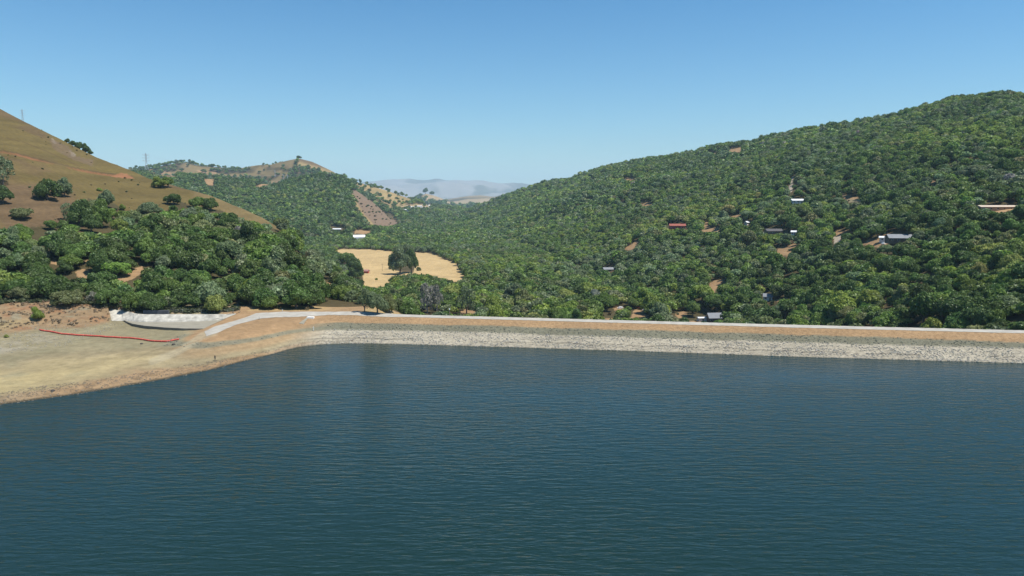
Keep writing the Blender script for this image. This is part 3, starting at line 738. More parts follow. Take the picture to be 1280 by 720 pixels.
# openings: nothing may stand in them, and nothing just in front may cover them
KEEPCLEAR = CLEAR + [FIELD, CLIFF] + [
    [(882, 390), (903, 390), (903, 401), (870, 401), (870, 393)], [(834, 279), (859, 279), (859, 287), (834, 287)], [(952, 286), (978, 285), (978, 292), (952, 292)],
    [(983, 290), (996, 289), (996, 294), (983, 294)], [(930, 277), (937, 277), (937, 282), (930, 282)], [(990, 249), (1006, 249), (1006, 255), (990, 255)],
    [(1097, 292), (1137, 293), (1137, 303), (1097, 303)], [(753, 334), (768, 332), (768, 340), (753, 340)], [(441, 291), (458, 291), (458, 299), (441, 299)],
    [(455, 335), (462, 335), (462, 342), (455, 342)], [(955, 368), (964, 368), (964, 376), (955, 376)], [(414, 283), (430, 283), (430, 288), (414, 288)]]
scale_px = F / Y
block = np.zeros(len(X), bool)
for pl in KEEPCLEAR:
    q = np.array(pl); x0, y0_ = q.min(0) - 30; x1, y1_ = q.max(0) + 40
    s_ = (px > x0) & (px < x1) & (py > y0_) & (py < y1_) & (Y < 2400)
    if not s_.any(): continue
    ii = np.where(s_)[0]
    hit_ = np.zeros(len(ii), bool)
    shrink = 0.85
    for fxx, fz in ((0, 0.0), (-0.5, 0.3), (0.5, 0.3), (0, 0.55), (0, 0.9), (-0.55, 0.6), (0.55, 0.6)):
        hh = (TH + CH)[ii] * scale_px[ii] * fz
        hit_ |= in_poly(px[ii] + fxx * R[ii] * scale_px[ii] + (2.5 * j1[ii] if pl is FIELD or pl is CLIFF else 0), py[ii] - hh * shrink - 0.5 + (1.5 * j1[ii] if pl is FIELD or pl is CLIFF else 0), pl)
    block[ii] |= hit_
gb = np.zeros(len(X), bool)
for fz in (0.0, 0.5, 0.9): gb |= in_poly(px, py - (TH + CH) * scale_px * fz * 0.7, GOLD_G)
dens[gb & (Y < 2000)] = 0
dens[block & ~ft] = 0
dens[in_poly(px + 2.5 * j1, py - 0.7 * (TH + CH) * scale_px + 2 * j1, GRASS_L) & lh_] = 0
ok = RNG.uniform(0, 1, len(X)) < dens * (0.97 - 0.25 * (fbm(X / 25, Y / 25, 160, 3) > 0.45) * (Y > 500))
X, Y, Z, R, CH, TH, SPC, px, py = [a[ok] for a in (X, Y, Z, R, CH, TH, SPC, px, py)]

# --- trees set by hand where one can tell them apart: px, py(base), radius m, crown h, colour class, look, note
SPEC = [
    (60, 250, 16, 27, 'dark', 'broad dark green oak standing alone on the dry grass hillside'),
    (81, 246, 11, 22, 'grey', 'grey-green tree leaning on the right of the lone hillside oak'),
    (4, 231, 15, 31, 'grey', 'tall grey-green tree at the left edge on dry grass slope'),
    (4, 254, 14, 22, 'dark', 'dark round oak at left edge below the tall grey-green tree'),
    (27, 273, 14, 15, 'olive', 'low spreading dusky shrub-like oak on brown bare slope'),
    (133, 260, 11, 21, 'grey', 'sparse grey-green tree on upper right of hillside oak thicket'),
    (86, 277, 12, 16, 'grey', 'greyish low oak forming left end of hillside thicket'),
    (104, 282, 17, 30, 'dark', 'big dark oak in middle of hillside thicket'),
    (124, 283, 16, 28, 'mid', 'mid green oak at right end of hillside thicket'),
    (114, 290, 14, 22, 'dark', 'lower dark oak at front of hillside thicket'),
    (64, 287, 9, 12, 'mid', 'small green oak at lower edge of the brown bare slope'),
    (153, 263, 4.5, 8, 'bright', 'tiny bright green bush alone on dry slope beside the thicket'),
    (124, 239, 4, 5, 'bright', 'tiny bright bush on golden slope above hillside thicket'),
    (188, 269, 16, 14, 'grey', 'low wide pale grey-green tree at lower edge of dry slope'),
    (199, 235, 10, 11, 'bright', 'bright green tree on right shoulder of the dry hill'),
    (210, 234, 11, 12, 'mid', 'mid green tree right of bright one on dry hill shoulder'),
    (217, 256, 11, 14, 'dark', 'dark oak at tip of grass slope on hill shoulder'),
    (233, 258, 13, 15, 'dark', 'dark oak beneath the skyline shoulder of dry hill'),
    (248, 260, 12, 14, 'mid', 'mid green oak left of golden spur'),
    (264, 263, 11, 14, 'dark', 'dark round oak at upper left end of golden spur'),
    (47, 400, 8.5, 15, 'bright', 'round bright green bush alone on the eroded reddish bank'),
    (8, 422, 3.5, 5, 'yellow', 'small yellow-green tuft bush on pale bank at left edge'),
    (84, 381, 19, 21, 'olive', 'domed brownish olive oak at wood edge behind the eroded bank'),
    (192, 390.5, 18, 23, 'dark', 'dark dense oak overhanging the dark wall behind the spillway'),
    (166, 387, 14, 24, 'mid', 'leafy green oak just left of dark wall behind spillway'),
    (271, 390, 15, 20, 'yellow', 'pale yellowish domed oak behind the right half of spillway'),
    (500, 343, 15, 28, 'grey', 'large grey-green oak standing in the golden field'),
    (514, 341, 12, 30, 'dark', 'dark oak grown into right side of the field oak'),
    (508, 331, 11, 27, 'grey', 'tall pale oak behind the big field oak'),
    (488, 336.5, 3.5, 11, 'mid', 'slim small tree just left of the big field oak'),
    (470.5, 350, 2, 3, 'bright', 'small green bush alone in the lower left golden field'),
    (523, 338.5, 4, 5, 'olive', 'small brushy shrub at right foot of the big field oak'),
    (447, 350, 11, 17, 'dark', 'dark oak edging left side of golden field below red shed'),
    (441, 340, 12, 19, 'dark', 'big dark oak on upper left rim of golden field'),
    (433, 333, 11, 17, 'mid', 'mid green oak behind dark one on left rim of field'),
    (472, 392, 15, 26, 'grey', 'grey-green oak on the pale ground behind curve of the dam road'),
    (456, 390, 11, 22, 'grey', 'soft grey-green oak left end of pale ground behind road'),
    (487, 390, 11, 22, 'olive', 'olive oak right of pale ground behind dam road'),
    (534, 391, 13, 34, 'dead', 'bare grey dead-looking tree behind the dam road'),
    (546, 391, 10, 26, 'dead', 'second thin grey bare tree behind the dam road'),
    (583, 393, 14, 30, 'grey', 'rounded grey-green tree just right of the dam sign post'),
    (84, 181, 3.5, 6, 'dark', 'first dark tree on the dry hill skyline'),
    (91, 183, 5, 7, 'dark', 'second dark tree on dry hill skyline'),
    (100, 189, 6, 9, 'dark', 'third and broadest tree on dry hill skyline'),
    (108, 194, 5.5, 10, 'dark', 'fourth dark tree on dry hill skyline'),
    (113, 198, 4, 6, 'dark', 'last small tree on dry hill skyline before gap'),
    (373.5, 199.5, 3.5, 4.5, 'dark', 'lone dark tree on the very top of the far golden peak'),
    (532, 245, 4, 6.5, 'dark', 'round dark tree on top of the far pink outcrop'),
    (540, 246, 3.5, 4.5, 'dark', 'smaller dark tree right of outcrop summit tree'),
]
SK = []
for s_ in SPEC:
    bx, by = s_[0], s_[1]
    if 'skyline' in s_[5]:
        yy = 655 + (bx - 84) * -0.2 + 8; x_, _z = at_y(bx, by, yy); z_ = float(H(x_, yy)); x_ = float(x_); y_ = yy; 
    elif 'golden peak' in s_[5] or 'outcrop' in s_[5]:
        yy = 3215 if 'peak' in s_[5] else 5600; x_, _z = at_y(bx, by, yy); z_ = float(H(x_, yy)); x_ = float(x_); y_ = yy
    else:
        x_, y_, z_ = hit(bx, by, 150, 2500)
    SK.append((x_, y_, z_, s_[2] * y_ / F, s_[3] * y_ / F))
SKa = np.array(SK)
# remove scattered trees that crowd a hand-set one
rm = np.zeros(len(X), bool)
for k, (x_, y_, z_, r_, h_) in enumerate(SK):
    rm |= np.hypot(X - x_, (Y - y_)) < (r_ * 0.8 + R * 0.5)
    p0, q0, w0 = SPEC[k][:3]; s0 = F / Y
    rm |= (np.abs(px - p0) < w0 * 0.6 + R * s0 * 0.45) & (Y < y_) & (Y > y_ * 0.7) & (py - (TH + CH) * s0 < q0 - 3)
X, Y, Z, R, CH, TH, SPC, px, py = [a[~rm] for a in (X, Y, Z, R, CH, TH, SPC, px, py)]

# --- colour classes
CLS = ['dark', 'mid', 'bright', 'grey', 'olive', 'yellow', 'dead']
BASE = {'dark': (0.067, 0.108, 0.026), 'mid': (0.108, 0.164, 0.034), 'bright': (0.160, 0.212, 0.038), 'grey': (0.130, 0.168, 0.080), 'olive': (0.142, 0.160, 0.062), 'yellow': (0.200, 0.230, 0.060), 'dead': (0.22, 0.21, 0.18)}
v = fbm(X / 130, Y / 130, 81, 4) * 0.75 + RNG.normal(0, 0.30, len(X)); g_ = fbm(X / 60, Y / 60, 82, 3) * 0.7 + RNG.normal(0, 0.3, len(X))
nearleft = (X < -40) & (Y < 520)
cls = np.where(v < -0.05, 0, np.where(v < 0.42, 1, 2))
cls = np.where((g_ > 0.30) & (v < 0.5), 3, cls); cls = np.where((g_ < -0.55), 4, cls); cls = np.where((v > 0.78), 5, cls)
cls = np.where(RNG.uniform(0, 1, len(X)) < 0.004, 6, cls)
cls = np.where((px > 1080) & (py > 330) & (RNG.uniform(0, 1, len(X)) < 0.6), 0, cls)
cls = np.where((Y > 1250) & (X / Y < -0.1) & (RNG.uniform(0, 1, len(X)) < 0.5), 0, cls)
def tint_of(c, n):
    b = np.array([BASE[CLS[i]] for i in c])
    return b * (1 + RNG.normal(0, 0.13, (n, 1))) * (1 + RNG.normal(0, 0.05, (n, 3)))
TINT = np.clip(tint_of(cls, len(X)) * 1.38 * (1 + 0.16 * fbm(X / 90, Y / 90, 190, 3))[:, None], 0.008, 0.4)
R = np.where(cls == 6, R * 0.7, R)

# --- what can be seen: terrain horizon first, then a coverage buffer
ui = np.clip(np.round((X / Y - us[0]) / (us[1] - us[0])).astype(int), 0, len(us) - 1)
yi = np.clip(np.searchsorted(ys, Y), 0, len(ys) - 1)
topang = (Z + TH + CH + 1.5 - CZ) / Y
vis_t = topang > horizon[yi, ui] - 0.022
X, Y, Z, R, CH, TH, SPC, px, py, cls, TINT = [a[vis_t] for a in (X, Y, Z, R, CH, TH, SPC, px, py, cls, TINT)]
ui, yi = ui[vis_t], yi[vis_t]
order = np.argsort(Y)
W_, H_ = 1280, 720
cov = np.zeros((H_, W_), bool)
count = np.zeros(len(X), int)
gy_h = horizon[yi, ui]
# highest terrain angle in front -> pixel row limit
limrow = 360 - F * ((gy_h * CP + SP) / (CP - gy_h * SP))
SKpx, SKpy = proj(SKa[:, 0], SKa[:, 1], SKa[:, 2])
for i in order:
    s = F / Y[i]; cx = px[i]; hw = R[i] * s; top = py[i] - (TH[i] + CH[i]) * s; bot = min(py[i] - TH[i] * s * 0.5, limrow[i] + 0.5)
    x0, x1 = int(max(cx - hw * 0.8, 0)), int(min(cx + hw * 0.8 + 1, W_)); y0_, y1_ = int(max(top + 0.1 * CH[i] * s, 0)), int(min(bot + 1, H_))
    if x1 <= x0 or y1_ <= y0_: continue
    blk = cov[y0_:y1_, x0:x1]; count[i] = blk.size - blk.sum(); blk[:] = True
inframe = (px > 0) & (px < 1280)
print('trees', len(X), 'visible', (count > 0).sum())
N_IND = 300 - len([s for s in SPEC if 'bush' not in s[5] and 'shrub' not in s[5] and 'tuft' not in s[5]]) - 3
rank = np.argsort(-(count * inframe * (Y < 1200)))[:N_IND]
ind = np.zeros(len(X), bool); ind[rank] = True

# --- woods: every other tree, one mass
def rot_tri(T, ang):
    c, s = np.cos(ang), np.sin(ang)
    o = T.copy(); o[..., 0] = T[..., 0] * c - T[..., 1] * s; o[..., 1] = T[..., 0] * s + T[..., 1] * c
    return o
VV, CC = [], []
def add_trees(sel, templates, sparse_templates=None):
    for vnt in range(len(templates)):
        ii = sel[(np.arange(len(sel)) % len(templates)) == vnt]
        if not len(ii): continue
        T = templates[vnt]; n = len(T)
        ang = RNG.uniform(0, 6.28, len(ii)); c, s = np.cos(ang)[:, None, None], np.sin(ang)[:, None, None]
        B = np.broadcast_to(T[None], (len(ii),) + T.shape)
        ea = RNG.uniform(0.78, 1.30, len(ii))[:, None, None]; lean = RNG.uniform(-0.18, 0.18, (2, len(ii), 1, 1))
        x = ((B[..., 0] * ea + lean[0] * B[..., 2]) * c - (B[..., 1] / ea) * s) * R[ii, None, None] + X[ii, None, None]
        y = ((B[..., 0] * ea + lean[1] * B[..., 2]) * s + (B[..., 1] / ea) * c) * R[ii, None, None] + Y[ii, None, None]
        z = B[..., 2] * (CH[ii] * 0.80)[:, None, None] + (Z[ii] + TH[ii])[:, None, None]
        VV.append(np.stack([x, y, z], -1).reshape(-1, 3).astype(np.float32))
        CC.append(np.repeat(TINT[ii], n, 0).astype(np.float32))
rest = np.where(~ind)[0]
vis = count[rest] > 0
dist = Y[rest]
add_trees(rest[vis & (dist < 700)], MIDT)
add_trees(rest[(vis & (dist >= 700) & (dist < 1300)) | (~vis & (dist < 600))], FART)
add_trees(rest[(vis & (dist >= 1300)) | (~vis & (dist >= 600))], FARV)
V = np.concatenate(VV); Cc = np.concatenate(CC)
print('woods tris', len(V) // 3)
me = np_mesh('woods', V, np.arange(len(V), dtype=np.int32).reshape(-1, 3), LEAF_ATT, fattrs={'tint': Cc})
tag(link('woods', me), kind='stuff')
del V, Cc, VV, CC
# undergrowth: low brush over the dry slopes and the wood floor, too many to count
def brush(name, xs, ys_, zs_, rs, tints, tmpl):
    VB, CB = [], []
    for k in range(len(tmpl)):
        ii = np.arange(len(xs))[k::len(tmpl)]
        T = tmpl[k]; ang = RNG.uniform(0, 6.28, len(ii)); c, s = np.cos(ang)[:, None, None], np.sin(ang)[:, None, None]
        r = rs[ii, None, None]
        VB.append(np.stack([(T[None, ..., 0] * c - T[None, ..., 1] * s) * r + xs[ii, None, None], (T[None, ..., 0] * s + T[None, ..., 1] * c) * r + ys_[ii, None, None], T[None, ..., 2] * r * 0.8 + zs_[ii, None, None] - 0.1 * r], -1).reshape(-1, 3))
        CB.append(np.repeat(tints[ii], len(T), 0))
    VB = np.concatenate(VB); CB = np.concatenate(CB)
    return tag(link(name, np_mesh(name, VB, np.arange(len(VB), dtype=np.int32).reshape(-1, 3), LEAF_ATT, fattrs={'tint': CB})), kind='stuff')
nb = 15000
bx = RNG.uniform(-1, 1, nb); by = 285 + (2400 - 285) * RNG.uniform(0, 1, nb) ** 1.6; bx = bx * 0.78 * by
bz = H(bx, by); bpx, bqy = proj(bx, by, bz)
cl = np.zeros(nb, bool)
for pl in CLEAR: cl |= in_poly(bpx, bqy, pl)
inG = in_poly(bpx, bqy, GRASS_L) & (by < 900) & (bx < -100)
inC = in_poly(bpx, bqy, CLIFF) & (by > 1300)
u_ = RNG.uniform(0, 1, nb)
kb = np.where(inG, u_ < 0.30 * sstep(-0.1, 0.5, fbm(bx / 40, by / 40, 120, 3)) + 0.05, np.where(inC, True, u_ < 0.12)) & ~(in_poly(bpx, bqy, FIELD) & (by > 500)) & ~(cl & (u_ > 0.04)) & ~((bx > -62) & (by < crest_y(bx) + 30)) & ~((bx < -62) & (by < treeline_y(bx))) & ~((bpx > 395) & (bpx < 505) & (by < 310))
bx, by, bz, inG = bx[kb], by[kb], bz[kb], inG[kb]
br = np.where(inG, RNG.uniform(0.4, 1.3, len(bx)), RNG.uniform(0.8, 2.2, len(bx))) * np.where(by > 1300, 2.0, 1)
bt = np.array([(0.10, 0.095, 0.042)]) * (1 + RNG.normal(0, 0.25, (len(bx), 1))) * np.where(RNG.uniform(0, 1, (len(bx), 1)) < 0.35, [[1.25, 1.0, 1.1]], [[0.75, 1.05, 0.8]])
brush('undergrowth', bx, by, bz, br, np.clip(bt, 0.01, 0.4), [crown(500 + i, 3, 40, 0.34, spread=0.4, lobe=(0.4, 0.6)) for i in range(3)])
# dry tufts of the eroded bank and the wood edge along the shore
nb = 9000
tx = RNG.uniform(-235, -62, nb); ty = RNG.uniform(245, 300, nb); tz = H(tx, ty); tpx, tpy = proj(tx, ty, tz)
k1 = ~in_poly(tx, ty, wall_poly) & ~in_poly(tx, ty, wing_front) & (tx < -146) & (tz > 4.6) & (ty < treeline_y(tx) + 2) & (RNG.uniform(0, 1, nb) < 0.10 + 0.6 * sstep(-0.05, 0.35, fbm(tx / 8, ty / 5, 140, 3)))
k2 = (np.abs(ty - treeline_y(tx)) < 3.0) & (tx < -112)
kk = k1 | k2
tt = np.where(k2[kk, None], [[0.07, 0.085, 0.035]], [[0.25, 0.19, 0.125]]) * (1 + RNG.normal(0, 0.22, (kk.sum(), 1)))
brush('dry_undergrowth', tx[kk], ty[kk], tz[kk], np.where(k2[kk], RNG.uniform(0.7, 1.7, kk.sum()), RNG.uniform(0.25, 0.75, kk.sum())), np.clip(tt, 0.02, 0.4), [crown(520 + i, 3, 60, 0.26, spread=0.45, lobe=(0.35, 0.55), core=False) for i in range(3)])

# --- single trees with their own trunk and crown
def crown_mesh(i, T):
    return np_mesh('crown', T.reshape(-1, 3), np.arange(len(T) * 3, dtype=np.int32).reshape(-1, 3), LEAF_OBJ)
CROWNS = [crown_mesh(i, T) for i, T in enumerate(NEAR)]
SPARSE = [crown_mesh(i, T) for i, T in enumerate(NEAR_SP)]
def trunk_mesh(seed, mt):
    rr = random.Random(seed); m = MB()
    m.tube([(0, 0, -0.25), (0.02, 0.01, 0.25), (0.05 * rr.uniform(-1, 1), 0.03, 0.6)], 0.075, 7, 0.05)
    for k in range(4):
        a = k * 1.57 + rr.uniform(-0.5, 0.5)
        m.tube([(0.01, 0.01, 0.40), (0.22 * math.cos(a), 0.22 * math.sin(a), 0.62 + 0.05 * k), (0.5 * math.cos(a), 0.5 * math.sin(a), 0.85 + 0.08 * rr.random())], 0.04, 5, 0.012)
    me = bpy.data.meshes.new('trunk'); me.from_pydata(m.v, [], m.f); me.materials.append(mt); me.update(); return me
TRUNKS = [trunk_mesh(i, BARK) for i in range(3)]; DEADT = trunk_mesh(9, BARK_PALE)
def make_tree(name, x, y, z, r, ch, th, tint, label, group, cat='tree', sparse=False, dead=False, i=0):
    e = bpy.data.objects.new(name, None); C.objects.link(e); e.location = (x, y, z); e.rotation_euler = (0, 0, RNG.uniform(0, 6.28))
    e.empty_display_size = 1
    tag(e, label, cat, group)
    t = link('trunk', DEADT if dead else TRUNKS[i % 3], e); hh = (th + ch * 0.55)
    t.scale = (r, r, max(hh, 1.0)); t.location = (0, 0, 0)
    c = link('crown', (SPARSE[i % 3] if (sparse or dead) else CROWNS[i % NV]), e)
    c.location = (0, 0, th); c.scale = (r, r, ch * 0.80); c.color = (*[float(q) for q in tint], 1)
    return e
for k, (s_, (x_, y_, z_, r_, h_)) in enumerate(zip(SPEC, SK)):
    low = 'bush' in s_[5] or 'shrub' in s_[5] or s_[0] in (27, 84)
    bush_ = 'bush' in s_[5] or ('shrub' in s_[5] and 'oak' not in s_[5])
    make_tree('bush' if bush_ else 'oak_tree', x_, y_, z_ - 0.1, r_, h_, 0.02 if low else r_ * (0.15 if y_ < 700 else 0.25), np.array(BASE[s_[4]]) * RNG.uniform(1.15, 1.32), s_[5], None, 'bush' if bush_ else 'tree',
              dead=(s_[4] == 'dead'), sparse=(s_[4] == 'grey' and k % 2 == 0 and y_ < 600), i=k)
# zones that name the place of every other single tree
def zone(p, q, y, x):
    if y < 345 and x < -62:
        if p < 135: return 'behind the eroded bank'
        if p < 310: return 'behind the spillway'
        return 'behind the road curve'
    if p < 320 and q < 300: return 'under the dry grass slope'
    if p < 230: return 'on the lower left hillside'
    if p < 400: return 'on slope above the spillway'
    if p < 600 and q > 352: return 'this side of golden field'
    if p < 620: return 'around the golden field'
    if p < 800: return 'beyond middle of dam'
    if p < 960: return 'around the grey-roofed house'
    if p < 1100: return 'right of the grey-roofed house'
    return 'beyond right end of dam'
ADJ = {'dark': 'dark green', 'mid': 'mid green', 'bright': 'bright green', 'grey': 'grey-green', 'olive': 'dull olive', 'yellow': 'yellow-green', 'dead': 'bare greyish'}
ORD = ['first', 'second', 'third', 'fourth', 'fifth', 'sixth', 'seventh', 'eighth', 'ninth', 'tenth', 'eleventh', 'twelfth', 'thirteenth', 'fourteenth', 'fifteenth', 'sixteenth', 'seventeenth', 'eighteenth', 'nineteenth', 'twentieth'] + [t_ + '-' + u_n for t_ in ('twenty', 'thirty', 'forty', 'fifty', 'sixty') for u_n in ('first', 'second', 'third', 'fourth', 'fifth', 'sixth', 'seventh', 'eighth', 'ninth', 'tenth')]
sel = np.where(ind)[0]
tops = py[sel] - (TH[sel] + CH[sel]) * F / Y[sel]
rows = {}
for i, tp in zip(sel, tops):
    zn_ = zone(px[i], py[i], Y[i], X[i]); rows.setdefault((zn_, ADJ[CLS[cls[i]]]), []).append((i, tp))
for (zn_, adj), lst in rows.items():
    lst.sort(key=lambda q: px[q[0]])
    for n_, (i, tp) in enumerate(lst):
        size = 'big ' if R[i] > 6.4 else 'small ' if R[i] < 4.8 else ''
        lab = f"{size}{adj} tree {zn_}, {ORD[n_]} of its colour from left" if len(lst) > 1 else f"{size}{adj} tree {zn_}, the only one so coloured there"
        make_tree('oak_tree', X[i], Y[i], Z[i] - 0.2, R[i], CH[i], TH[i], TINT[i], lab, 'trees ' + zn_, dead=(CLS[cls[i]] == 'dead'), i=int(i))

# ================================================================ RIPRAP AND STONES (uncountable)
def rocks(name, n, xr, yfun, sz, col, zmin, zmax, squash=0.42, keepf=None):
    x = RNG.uniform(xr[0], xr[1], n); a, b = yfun(x); y = a + (b - a) * RNG.uniform(0, 1, n); z = H(x, y)
    k = (z > zmin) & (z < zmax)
    if keepf is not None: k &= keepf(x, y, z)
    x, y, z = x[k], y[k], z[k]; n = len(x)
    oc = np.array([(1, 0, 0), (0.3, 0.95, 0), (-0.8, 0.6, 0), (-0.8, -0.6, 0), (0.3, -0.95, 0), (0.1, 0.1, 1), (0, 0, -0.6)])
    fs = np.array([(0, 1, 5), (1, 2, 5), (2, 3, 5), (3, 4, 5), (4, 0, 5), (1, 0, 6), (2, 1, 6), (3, 2, 6), (4, 3, 6), (0, 4, 6)])
    s = RNG.uniform(sz[0], sz[1], (n, 1, 1)) * RNG.uniform(0.7, 1.3, (n, 1, 3)); ang = RNG.uniform(0, 6.28, n)
    B = oc[None] * (1 + RNG.normal(0, 0.18, (n, 7, 3))) * s; c, q = np.cos(ang)[:, None], np.sin(ang)[:, None]
    Vx = B[..., 0] * c - B[..., 1] * q + x[:, None]; Vy = B[..., 0] * q + B[..., 1] * c + y[:, None]; Vz = B[..., 2] * squash + z[:, None] + (-0.01 if 'pale' in name else 0.04)
    V = np.stack([Vx, Vy, Vz], -1).reshape(-1, 3)
    Fc = (fs[None] + 7 * np.arange(n)[:, None, None]).reshape(-1, 3)
    t = np.repeat(np.array([col]) * (1 + RNG.normal(0, 0.10, (n, 1))) * (1 + 0.16 * fbm(x / 7, y / 3, 196, 3))[:, None] * (1 + RNG.normal(0, 0.03, (n, 3))), 10, 0)
    if 'pale' in name: t = t * np.repeat(strata(x, y, z)[:, None], 10, 0)
    m = mat('stone', attr='tint', var=0.1, scale=3, rough=0.9)
    return tag(link(name, np_mesh(name, V, Fc, m, fattrs={'tint': np.clip(t, 0.03, 0.8)})), kind='stuff')
face = lambda x: (water_y(x) - 1.5, crest_y(x))
rocks('pale_riprap_rubble', 26000, (-72, 235), face, (0.14, 0.36), (0.35, 0.33, 0.285), -0.6, 3.4, keepf=lambda x, y, z: RNG.uniform(0, 1, len(x)) < sstep(-76, -62, x) * np.where(z > 2.9, 0.35, 0.25 + 0.75 * sstep(-0.25, 0.3, fbm(x / 6, y / 2.5, 195, 3))))
rocks('dark_riprap_rubble', 10000, (-120, 235), lambda x: (water_y(np.maximum(x, -62)) - 12 - 25 * (x < -62), crest_y(x)), (0.14, 0.34), (0.185, 0.19, 0.15), 2.2, 4.9,
      keepf=lambda x, y, z: np.where(x > -70, (z > 3.0) & (z < 4.95 - 0.45 * sstep(120, 175, x)), np.abs(z - np.interp(x, [-125, -112, -98, -80, -60], [2.65, 2.95, 3.45, 3.65, 3.75])) < 0.38))
rocks('shore_rubble', 5000, (-200, -55), lambda x: (np.interp(x, [p[0] for p in wp[::-1]], [p[1] for p in wp[::-1]]) - 2, np.interp(x, [p[0] for p in wp[::-1]], [p[1] for p in wp[::-1]]) + 14), (0.08, 0.26), (0.21, 0.175, 0.13), -0.1, 1.0)
rocks('bank_rubble', 2600, (-235, -150), lambda x: (x * 0 + 215, x * 0 + 272), (0.1, 0.32), (0.30, 0.28, 0.235), 2.6, 4.8)

# ================================================================ SPILLWAY
conc = mat('pale_concrete', (0.24, 0.22, 0.17), var=0.14, scale=0.25, rough=0.9)
concw = mat('white_stained_concrete', (0.38, 0.36, 0.31), var=0.45, scale=0.5, rough=0.85)
concd = mat('dark_lip_concrete', (0.14, 0.13, 0.105), var=0.25, scale=0.5, rough=0.9)  # darker concrete tone, used on the lip wall only
sp = bpy.data.objects.new('spillway', None); C.objects.link(sp); sp.location = (0, 0, 0)
tag(sp, 'curved white concrete spillway left of the dam with dark lip facing the lake', 'spillway')
ap = MB(); ap.prism([(a, b) for a, b in apron_poly], 3.2, APR_Z); ap.build('apron', conc, sp)
lp = MB()
lw = np.array(lip_w); d_ = np.gradient(lw, axis=0); nn = np.c_[d_[:, 1], -d_[:, 0]]; nn /= np.linalg.norm(nn, axis=1, keepdims=True)
nn = np.where(nn[:, 1:] > 0, -nn, nn)
poly = [tuple(p + q * 0.02) for p, q in zip(lw, nn)] + [tuple(p + q * 0.45) for p, q in zip(lw[::-1], nn[::-1])]
lp.prism(poly, 2.2, APR_Z + 0.12); lp.build('lip_wall', concd, sp)
# back wall, a battered face rising to the wood edge
bt_, bb_ = [(135, 387, 6.9), (151, 387.6, 6.8)] + WALL_TOP[2:], WALL_BOT
nb_ = 90
def lerp(L, n):
    L = np.array(L, float); t = np.linspace(0, len(L) - 1, n); return np.stack([np.interp(t, np.arange(len(L)), L[:, k]) for k in range(3)], 1)
T_, B_ = lerp(bt_, nb_), lerp(bb_, nb_)
tx_, ty_ = at_z(T_[:, 0], T_[:, 1], T_[:, 2]); bx_, by_ = at_z(B_[:, 0], B_[:, 1], B_[:, 2])
mbk = MB(); rws = 6
ty_ = np.maximum(ty_, by_ + 1.0)
for j in range(rws):
    f = j / (rws - 1)
    for i in range(nb_):
        jn = 0.30 * float(fbm(np.array([i * 0.33]), np.array([j * 0.8]), 130, 3)[0]) * (0 if j == 0 else 1)
        zt = T_[i, 2] + (0.30 * float(fbm(np.array([i * 0.5]), np.array([3.0]), 131, 3)[0]) if j == rws - 1 else 0)
        mbk.v.append((bx_[i] + (tx_[i] - bx_[i]) * f, by_[i] + (ty_[i] - by_[i]) * f + jn, B_[i, 2] - 0.3 * (j == 0) + (zt - B_[i, 2]) * f))
for i in range(nb_):       # rear edge down into the ground
    mbk.v.append((tx_[i] * 1.004, ty_[i] + 1.6, T_[i, 2] - 0.1)); 
for j in range(rws):
    for i in range(nb_ - 1):
        mbk.f.append([j * nb_ + i, j * nb_ + i + 1, (j + 1) * nb_ + i + 1, (j + 1) * nb_ + i])
mbk.build('back_wall', concw, sp)
dw = MB(); a_ = [at_z(176, 393.4, 6.2), at_z(208, 393.2, 6.2)]
(ax_, ay_), (cx_, cy_) = a_
dw.prism([(float(ax_), float(ay_) + 1.9), (float(cx_), float(cy_) + 1.9), (float(cx_), float(cy_) + 2.5), (float(ax_), float(ay_) + 2.5)], 5.0, 7.6)
tag(dw.build('retaining_wall', mat('dark_block_wall', (0.10, 0.105, 0.115), var=0.25, scale=0.8)), 'dark low block wall under the oak behind the spillway', 'wall')
# fence line behind the spillway
fe = bpy.data.objects.new('wire_fence', None); C.objects.link(fe); tag(fe, 'thin dark wire fence running along the wood edge behind the spillway', 'fence')
fm = mat('galvanised_metal', (0.28, 0.28, 0.28), var=0.1, rough=0.5, metal=0.3)
fp = [hit(q, 391.4 - 0.004 * (q - 212), 240, 400) for q in np.linspace(212, 300, 12)]
for p in fp:
    m_ = MB().tube([(p[0], p[1], p[2] - 0.2), (p[0], p[1], p[2] + 1.5)], 0.05, 6); m_.build('post', fm, fe)
m_ = MB()
for hh in (0.4, 0.95, 1.45): m_.tube([(p[0], p[1], p[2] + hh) for p in fp], 0.018, 4)
m_.build('wire', fm, fe)

